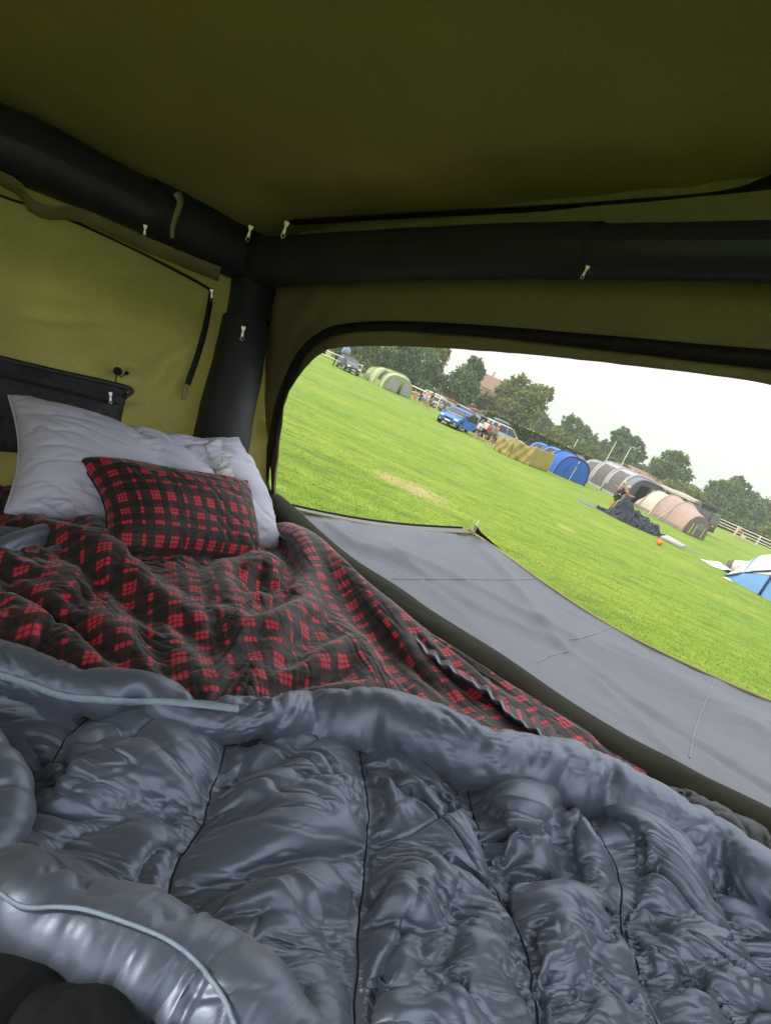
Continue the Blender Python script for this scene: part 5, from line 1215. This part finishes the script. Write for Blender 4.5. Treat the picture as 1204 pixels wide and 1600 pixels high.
person('adult in a white shirt bending at the open boot', gp(749, 688), yaw_px((750, 688), (741, 683)), 1.66, 'stride', cloth('white', (.75, .75, .8)), cloth('black5', (.03, .02, .03)), cloth('shoe4', (.4, .3, .25)), M['hair_blond'], M['skin'], arms='front')
person('child in a dark top sitting on the edge of the open boot', tuple(G(742.5, 685)), -2.0, 1.2, 'sit', cloth('dk', (.05, .05, .08)), cloth('blue9', (.1, .15, .5)), None, M['hair_dark'], M['skin'], True)
person('person in a red top by the rear of the silver off-roader', gp(755, 689), -1.5, 1.45, 'stand', cloth('red', (.55, .03, .03)), cloth('dkk', (.05, .05, .06)), None, M['hair_dark'], M['skin'])
person('adult in an olive vest and white trainers at the left end of the windbreak', gp(764, 697.5), yaw_px((764, 697), (790, 708)), 1.78, 'stride', cloth('olive2', (.12, .13, .06)), cloth('olive3', (.09, .10, .06)), cloth('trainers', (.8, .78, .75)), M['hair_blond'], M['skin_tan'], sleeveless=True)
hd = G(908, 740)
person('person standing between the blue tent and the large grey tent', tuple(G(882, 735)), -1.4, 1.75, 'stand', cloth('gr', (.2, .25, .15)), cloth('gr2', (.1, .1, .1)), None, M['hair_dark'], M['skin_tan'])

# ball, bags, sheet
c_ = G(1028, 852); bm_ = MB(); secs = []
for i in range(13):
    ph = -math.pi/2+i/12*math.pi; k = max(.001, math.cos(ph)); secs.append([(math.cos(t)*k*.14, math.sin(t)*k*.14, .14+math.sin(ph)*.14) for t in np.linspace(0, 2*math.pi, 20, endpoint=False)])
bl_ = empty('ball', tuple(c_), 0, 'orange ball lying alone on the grass in front of the pink tent', 'ball')
bm_.loft(secs).build('shell', mat('orange_ball', (.85, .22, .02), .45, .4, var=.2, vscale=9), bl_, smooth=True)
mb = MB(); mb.tube([(math.cos(t)*.141, 0, .14+math.sin(t)*.141) for t in np.linspace(0, 2*math.pi, 24)], .004, 5, cap=False); mb.tube([(0, math.cos(t)*.141, .14+math.sin(t)*.141) for t in np.linspace(0, 2*math.pi, 24)], .004, 5, cap=False); mb.build('seam', mat('ball_seam', (.25, .06, .01)), bl_)
def crumple(name, label, cat, c, yaw, L, W, H, mt, seed, part='fabric'):
    r_ = empty(name, tuple(c), yaw, label, cat); U2, V2 = np.meshgrid(np.linspace(0, 1, 50), np.linspace(0, 1, 26), indexing='xy')
    e = (np.sin(U2*math.pi)*np.sin(V2*math.pi))**.6; z = H*e*(.6+.4*noise2(U2*4, V2*3, seed, fmin=.6, fmax=3)); P = np.stack([(U2-.5)*L*(1+.1*noise2(V2*3, U2, seed+1)), (V2-.5)*W*(1+.25*noise2(U2*4, V2, seed+2)), np.maximum(z, .012)], -1)
    grid_obj(part, P, mt, r_); return r_
crumple('plastic_sheet', 'white plastic sheet crumpled on the grass left of the sky blue tent', 'sheet', G(1123, 887), yaw_px((1101, 879), (1146, 896)), 1.9, .8, .28, mat('white_plastic', (.85, .85, .86), .4), 81)
crumple('groundsheet_bag', 'black bag lying between the white plastic sheet and the sky blue tent', 'bag', G(1142, 897), yaw_px((1101, 879), (1146, 896)), 1.0, .5, .2, M['black'], 83)
crumple('paper', 'small white scrap lying on the grass near the sky blue tent', 'paper', G(1135, 905), .3, .35, .25, .08, mat('white_paper', (.8, .8, .78), .7), 85)
# pink folding frame in front of the fence
fr_ = empty('wooden_frame', gp(1158, 845), yaw_px((1140, 838), (1172, 851)), 'pinkish wooden climbing frame lying in front of the white rail fence', 'frame')
pkm = mat('pinkish_wood', (.62, .36, .26), .7)
for a, b in (((-2.2, 0, 0), (-1.8, 0, 1.7)), ((-2.0, .4, 0), (-1.8, 0, 1.7)), ((-1.8, 0, 1.4), (-.2, .2, .9)), ((-1.5, 0, .15), (2.4, -.4, .12)), ((-1.5, .3, .15), (2.4, -.1, .12)), ((-1, 0, .9), (-.6, 0, .1)), ((-.2, .2, .9), (-.3, .2, .1)), ((-1.3, .1, 1.2), (-.2, .3, .4))): MB().tube([a, b], .06, 6).build('beam', pkm, fr_)
MB().box((-.1, 0, .6), (.5, .3, .4)).build('seat', M['white_wood'], fr_)

# ---- fences
def fence(label, pts, h, sp, rails=(.35, .62, .92)):
    P3 = [G(*p) for p in pts]; o = P3[0]; r_ = empty('rail_fence', tuple(o), 0, label, 'fence')
    for a, b in zip(P3[:-1], P3[1:]):
        n = max(1, int(np.linalg.norm(b-a)/sp))
        for i in range(n+1):
            p_ = a+(b-a)*i/n-o; MB().box((p_[0], p_[1], h/2), (.13, .13, h)).build('post', M['white_wood'], r_)
        for k in rails: MB().tube([tuple(a-o+np.array([0, -.08, h*k])), tuple(b-o+np.array([0, -.08, h*k]))], .06, 4).build('rail', M['white_wood'], r_)
    return r_
fence('white three-rail fence in front of the far hedge, right of the off-road vehicle', [(1112, 820.5), (1215, 867)], 1.5, 2.6)
fence('white rail fence at the far left behind the black hatchback', [(488, 557), (520, 571), (560, 588)], 1.35, 2.8, (.5, .92))
fence('white rail fence behind the group of people', [(632, 617), (680, 640)], 1.5, 2.6, (.5, .92))
# ---- hedge: leafy box running behind the camp
def hedge(label, pts, h, th, leaf, mt, seed, dens=26):
    r = np.random.default_rng(seed); r_ = empty('hedge', tuple(pts[0]), 0, label, 'hedge'); V = []; o = np.array(pts[0]); core = MB()
    for q_, (a, b) in enumerate(zip(pts[:-1], pts[1:])):
        a, b = np.array(a), np.array(b); L = np.linalg.norm(b-a); ha, hb = h[q_], h[q_+1]; d = (b-a)/L; nrm = np.array([-d[1], d[0], 0]); n = int(L*(ha+hb)/2*dens)
        if nrm[1] > 0: nrm = -nrm
        u = r.random(n)*L; side = r.random(n); hu = ha+(hb-ha)*u/L; z = r.random(n)*hu; front_ = side < .68
        off_ = np.where(front_, th/2, (r.random(n)-.5)*th); zz_ = np.where(front_, z, hu); P = a+d*u[:, None]+nrm*off_[:, None]; P[:, 2] = zz_+.05*np.sin(u*1.7)+r.normal(0, .06, n)
        P += nrm*r.normal(0, .09, n)[:, None]
        nn = r.standard_normal((n, 3))+np.where(front_[:, None], nrm*1.2, np.array([0, 0, 1.2])); nn /= np.linalg.norm(nn, axis=1, keepdims=True); A_ = np.cross(nn, r.standard_normal((n, 3))); A_ /= np.linalg.norm(A_, axis=1, keepdims=True); B_ = np.cross(nn, A_)
        s_ = leaf*r.uniform(.6, 1.4, n)[:, None]; V.append(np.stack([P-A_*s_, P-B_*s_*.6, P+A_*s_, P+B_*s_*.6], 1).reshape(-1, 3))
        c0, c1 = a-o, b-o; core.loft([[tuple(c+nrm*t+np.array([0, 0, z_*hc])) for t, z_ in ((-th/2, 0), (-th/2, .95), (th/2-.06, .95), (th/2-.06, 0))] for c, hc in ((c0, ha), (c1, hb))])
    leaf_obj('foliage', np.vstack(V), mt, r_, o); core.build('branches', mat('hedge_core', (.02, .03, .008), .95, .05), r_)
LEAF['hedge'] = rnd_leaf('hedge_leaves', [(.06, .07, .01), (.10, .12, .015), (.17, .19, .03)])
def hp3(x, D, dz=0): 
    y = 679+(x-835)*.439; p = at_depth(x, y, D); return np.array([p[0], p[1], 0.])
hedge('long clipped green hedge running behind the tents and fence', [hp3(765, 60), hp3(880, 64), hp3(1000, 74), hp3(1120, 88), hp3(1290, 105)], [2.3, 2.25, 2.05, 1.75, 1.5], 1.6, .16, LEAF['hedge'], 5)

car('parked_car', 'silver hatchback squeezed between the bronze saloon and the navy estate', tuple(G(722, 652.5)), yaw_px((710, 646), (734, 658)), 4.2, 1.8, 1.5, P_SIL, 'hatch')
car('parked_car', 'maroon saloon right behind the small grey hatchback with its tailgate up', tuple(G(757, 672)), yaw_px((745, 666), (770, 678)), 4.4, 1.8, 1.5, paint('maroon', (.16, .02, .04)), 'estate')
car('parked_van', 'white panel van just left of the small grey drive-away awning', tuple(G(786, 677)), yaw_px((770, 668), (800, 684)), 5.2, 2.0, 2.1, P_WHITE, 'van', cat='van')
person('person in a grey top walking left of the windbreak beside the cars', tuple(G(760, 690)), -1.0, 1.6, 'stride', cloth('gr3', (.3, .32, .36)), cloth('gr4', (.08, .08, .12)), None, M['hair_dark'], M['skin'])
tn = tunnel('tunnel_tent', 'low olive dome tent tucked against the hedge behind the beige and grey tunnel tent', tuple(G(868, 716)), DEG(-55), [(-3.4, 2.2, 1.0), (-2, 2.8, 1.7), (.4, 2.8, 1.7), (1.4, 2.2, 1.0)], [M['beige_t'], M['green_t'], M['green_t']]); tn[5] and tn[4](1.4, M['green_t'])
# ---- trees and far things
tree('tree', 'dense dark green tree above the black hatchback', [(520, 515, 30), (548, 520, 34), (575, 530, 36), (545, 545, 26), (590, 548, 24), (565, 556, 20)], 82, .26, 'mid', 101, thick=.7)
tree('tree', 'tall dark green tree behind the pale green tent', [(600, 525, 38), (630, 545, 38), (648, 570, 30), (620, 575, 26), (650, 592, 20), (600, 560, 24), (672, 588, 18)], 86, .26, 'dark', 102, thick=.7)
tree('tree', 'yellow green feathery tree at the right edge of the dark tree mass', [(672, 548, 18), (684, 562, 16), (690, 548, 12), (678, 580, 13), (665, 530, 16)], 90, .24, 'yellow', 103)
tree('bush', 'low yellow green bush between the black hatchback and the green tent', [(556, 565, 10), (572, 574, 9), (545, 560, 8)], 78, .18, 'yellow', 104, group='bushes along the field edge', cat='bush')
tree('tree', 'upright oval dark green tree left of the windmill', [(728, 590, 21), (738, 574, 15), (722, 606, 22), (746, 584, 11), (712, 596, 13), (735, 612, 18), (722, 626, 13), (741, 566, 9)], 84, .22, 'dark', 105, dens=1.3)
tree('bush', 'light brown green bush below the dark oval tree', [(704, 618, 10), (698, 606, 9), (694, 596, 8)], 86, .2, 'olive', 106, group='bushes along the field edge', cat='bush')
tree('tree', 'low olive green tree below the windmill', [(758, 632, 15), (772, 642, 15), (748, 640, 12), (770, 628, 10)], 88, .2, 'olive', 107)
tree('tree', 'broad spreading light green tree in the middle of the tree line', [(806, 628, 24), (828, 622, 22), (792, 610, 16), (812, 600, 14), (845, 612, 12), (858, 610, 7), (792, 642, 20), (822, 645, 22), (808, 662, 20), (838, 636, 14), (856, 622, 7), (786, 626, 14)], 92, .22, 'light', 108, dens=1.1)
tree('tree', 'small hazy grey green tree right of the broad tree', [(846, 652, 10), (856, 662, 9), (838, 664, 10), (850, 672, 9)], 120, .3, 'olive', 109)
tree('tree', 'dark spreading tree with a flat top behind the hedge', [(890, 655, 9), (897, 664, 13), (908, 672, 12), (884, 668, 9), (918, 686, 12), (902, 682, 14), (888, 680, 10), (928, 696, 8)], 125, .3, 'dark', 110)
tree('bush', 'row of light green bushes behind the hedge below the flat-topped tree', [(870, 678, 10), (888, 692, 9), (905, 698, 10), (925, 705, 9), (940, 712, 8), (853, 676, 8)], 100, .22, 'light', 111, group='bushes along the field edge', cat='bush')
tree('tree', 'tall dark pine with gaps in its crown beside the two white posts', [(966, 682, 10), (975, 678, 10), (972, 694, 13), (992, 690, 9), (999, 697, 8), (978, 710, 14), (960, 700, 10), (992, 712, 12), (1003, 712, 8), (966, 714, 10)], 118, .28, 'dark', 112)
tree('tree', 'mid green tree to the left of the dark pine', [(945, 698, 10), (935, 700, 9), (950, 708, 10), (930, 694, 7)], 122, .3, 'mid', 113)
tree('bush', 'light green bushes in front of the dark pine', [(955, 726, 10), (975, 734, 9), (945, 718, 8), (990, 742, 7)], 98, .22, 'light', 114, group='bushes along the field edge', cat='bush')
tree('tree', 'rounded mid green tree above the pink tent', [(1024, 728, 14), (1040, 722, 14), (1052, 716, 12), (1066, 726, 13), (1050, 738, 18), (1032, 744, 15), (1072, 742, 10), (1042, 712, 8), (1062, 752, 12)], 112, .26, 'mid', 115)
tree('bush', 'yellow green rounded bush right of the pink tent above the hedge', [(1060, 764, 12), (1076, 770, 12), (1092, 776, 10), (1046, 758, 9)], 108, .24, 'light', 116, group='bushes along the field edge', cat='bush')
tree('tree', 'tall dark green tree behind the off-road vehicle', [(1120, 768, 16), (1135, 764, 15), (1128, 786, 18), (1110, 782, 12), (1145, 782, 16), (1155, 800, 15)], 116, .26, 'mid', 117)
tree('tree', 'dark green tree with a pointed top at the right of the tree line', [(1150, 758, 11), (1162, 762, 10), (1165, 778, 14), (1175, 792, 16), (1160, 798, 12), (1184, 806, 14), (1155, 750, 7)], 120, .26, 'dark', 118)
tree('tree', 'grey green tree at the far right edge of the view', [(1195, 790, 13), (1206, 804, 15), (1190, 812, 12), (1222, 812, 16), (1240, 822, 16)], 124, .28, 'olive', 119)
tree('bush', 'round yellow green bush on the hedge at the right edge', [(1204, 828, 11), (1216, 834, 10), (1194, 832, 7)], 100, .2, 'light', 120, group='bushes along the field edge', cat='bush')
# windmill with its cap and sails, and the house beside it
D = 190; b = at_depth(746, 625, D); wm = empty('windmill', (b[0], b[1], 0), 0, 'distant dark windmill with one sail up showing right of the oval tree', 'windmill')
h = b[2]+1.0; MB().loft([[(math.cos(a)*r_, math.sin(a)*r_, z) for a in np.linspace(0, 2*math.pi, 9)[:-1]] for z, r_ in ((0, 4.2), (h*.7, 3.1), (h, 2.6))]).build('tower', mat('grey_boards', (.16, .16, .17), .8), wm)
MB().loft([[(math.cos(a)*r_, math.sin(a)*r_, z) for a in np.linspace(0, 2*math.pi, 9)[:-1]] for z, r_ in ((h, 2.7), (h+1.8, 2.2), (h+2.8, .6))]).build('cap', mat('dark_boards', (.06, .06, .065), .7), wm)
for k in range(4):
    a = .12+k*math.pi/2; e = (math.sin(a)*9, -3.2, h+.6+math.cos(a)*9); f_ = MB(); f_.tube([(0, -3.2, h+.6), e], .16, 4)
    for q in np.linspace(.25, 1, 8): c = Vector((0, -3.2, h+.6)).lerp(Vector(e), q); pv = Vector((math.cos(a), 0, -math.sin(a)))*.8; f_.tube([c-pv*.2, c+pv], .07, 4)
    f_.build('sail', M['trim'], wm)
def house(label, px, D, wid, dep, eave, ridge, wallm, roofm, yaw=0, chimney=False):
    b = at_depth(*px, D); r_ = empty('house', (b[0], b[1], 0), yaw, label, 'house')
    MB().box((0, 0, eave/2), (wid, dep, eave)).build('wall', wallm, r_)
    x, y = wid/2+.3, dep/2+.3; ro = MB().add([(-x, -y, eave), (x, -y, eave), (x, y, eave), (-x, y, eave), (-x, 0, ridge), (x, 0, ridge)], [(0, 1, 5, 4), (2, 3, 4, 5), (0, 4, 3), (1, 2, 5)]).build('roof', roofm, r_)
    for k in np.linspace(-wid*.35, wid*.35, 3):
        w_ = MB().box((k, -dep/2-.02, eave*.55), (1.1, .08, 1.1)).build('window', M['glass'], r_); MB().box((k, -dep/2-.05, eave*.55-.6), (1.3, .14, .08)).build('sill', M['white_wood'], w_)
    if chimney: MB().box((wid*.25, 0, ridge), (.7, .7, 1.8)).build('chimney', wallm, ro)
    return r_
rf = mat('brown_roof_tiles', (.28, .17, .12), .8, .1, bump=.6, bscale=6, var=.2); br = mat('brick_wall', (.30, .17, .11), .85, .1, bump=.5, bscale=8, var=.2)
house('brown roofed house beside the windmill', (762, 625), 170, 9, 7, 8.0, 12.0, br, rf, .2, True)
house('low building with a long orange brown roof beyond the hedge near the pine', (1004, 748), 112, 7, 4, 1.8, 3.6, br, mat('orange_tiles', (.33, .21, .14), .8, .1, var=.2), -.25)
# white posts
for (x0, y0, x1, y1, lb) in ((946.6, 719, 961, 690, 'tall thin white post beyond the hedge, left of the pair by the pine'), (968.6, 729, 977.5, 697, 'tall thin white post beyond the hedge, right of the pair by the pine'), (897, 696.5, 900.5, 686, 'short pale post beyond the hedge below the flat-topped tree')):
    D = 92; a = at_depth(x0, y0, D); b = at_depth(x1, y1, D); r_ = empty('white_post', (a[0], a[1], 0), 0, lb, 'post', 'white posts beyond the hedge')
    MB().tube([(0, 0, 0), (0, 0, float(b[2]))], [.10, .06], 8).build('shaft', M['white_wood'], r_); MB().disc((0, 0, float(b[2])), .11, (0, 0, 1), .1, 8).build('cap', M['white_wood'], r_)
D = 112; a = at_depth(1178, 826, D); r_ = empty('goal_frame', (a[0], a[1], 0), .2, 'thin grey green metal goal frame beyond the hedge at the right', 'goal frame'); zt = 3.4
gm = mat('grey_green_metal', (.22, .32, .30), .5)
MB().tube([(-1.1, 0, 0), (-1.1, 0, zt), (1.1, 0, zt), (1.1, 0, 0)], .05, 6).build('front_frame', gm, r_); MB().tube([(-1.1, 1, 0), (-1.1, 0, zt)], .04, 6).build('brace', gm, r_)

tree('bush', 'green bushes behind the rail fence and the red cars', [(668, 610, 11), (684, 618, 10), (700, 628, 10), (716, 638, 9), (655, 603, 9), (732, 644, 9)], 84, .22, 'mid', 121, group='bushes along the field edge', cat='bush')
tree('bush', 'olive bushes between the hedge end and the cream people carrier', [(748, 648, 10), (762, 652, 10), (776, 656, 9), (736, 642, 8)], 80, .2, 'olive', 122, group='bushes along the field edge', cat='bush')
tree('bush', 'dark bushes low behind the hedge under the tall dark tree', [(1090, 788, 10), (1105, 796, 10), (1125, 806, 10), (1145, 815, 10), (1165, 822, 9), (1185, 830, 9)], 108, .24, 'dark', 123, group='bushes along the field edge', cat='bush')

r = np.random.default_rng(77); V = []; D = 150
for x in np.arange(835, 1290, 9.0):
    y = 672+(x-835)*.439-5-6*r.random(); c = at_depth(x, y, D); rad = (9+5*r.random())*D/FPX; V.append(leaves_at(c, np.array([rad, rad*.8, rad]), 520, .36, r))
V = np.vstack(V); V[:, 2] = np.maximum(V[:, 2], .05); fw = leaf_obj('distant_wood', V, LEAF['olive']); fw['kind'] = 'stuff'; fw['label'] = 'low band of distant hazy woodland behind the hedge'; fw['category'] = 'wood'
# ---- thin summer haze over the field
hz = bpy.data.materials.new('haze_air'); hz.use_nodes = True; t_ = hz.node_tree; t_.nodes.clear()
o_ = t_.nodes.new('ShaderNodeOutputMaterial'); v_ = t_.nodes.new('ShaderNodeVolumePrincipled'); v_.inputs['Color'].default_value = (.93, .95, 1, 1); v_.inputs['Density'].default_value = .0009; v_.inputs['Anisotropy'].default_value = .2
t_.links.new(v_.outputs[0], o_.inputs['Volume'])
hb = MB().box((0, 180, 18), (1000, 600, 38)).build('haze', hz); hb['kind'] = 'stuff'; hb['label'] = 'thin pale summer haze over the far side of the field'; hb['category'] = 'haze'
scene.cycles.volume_bounces = 1
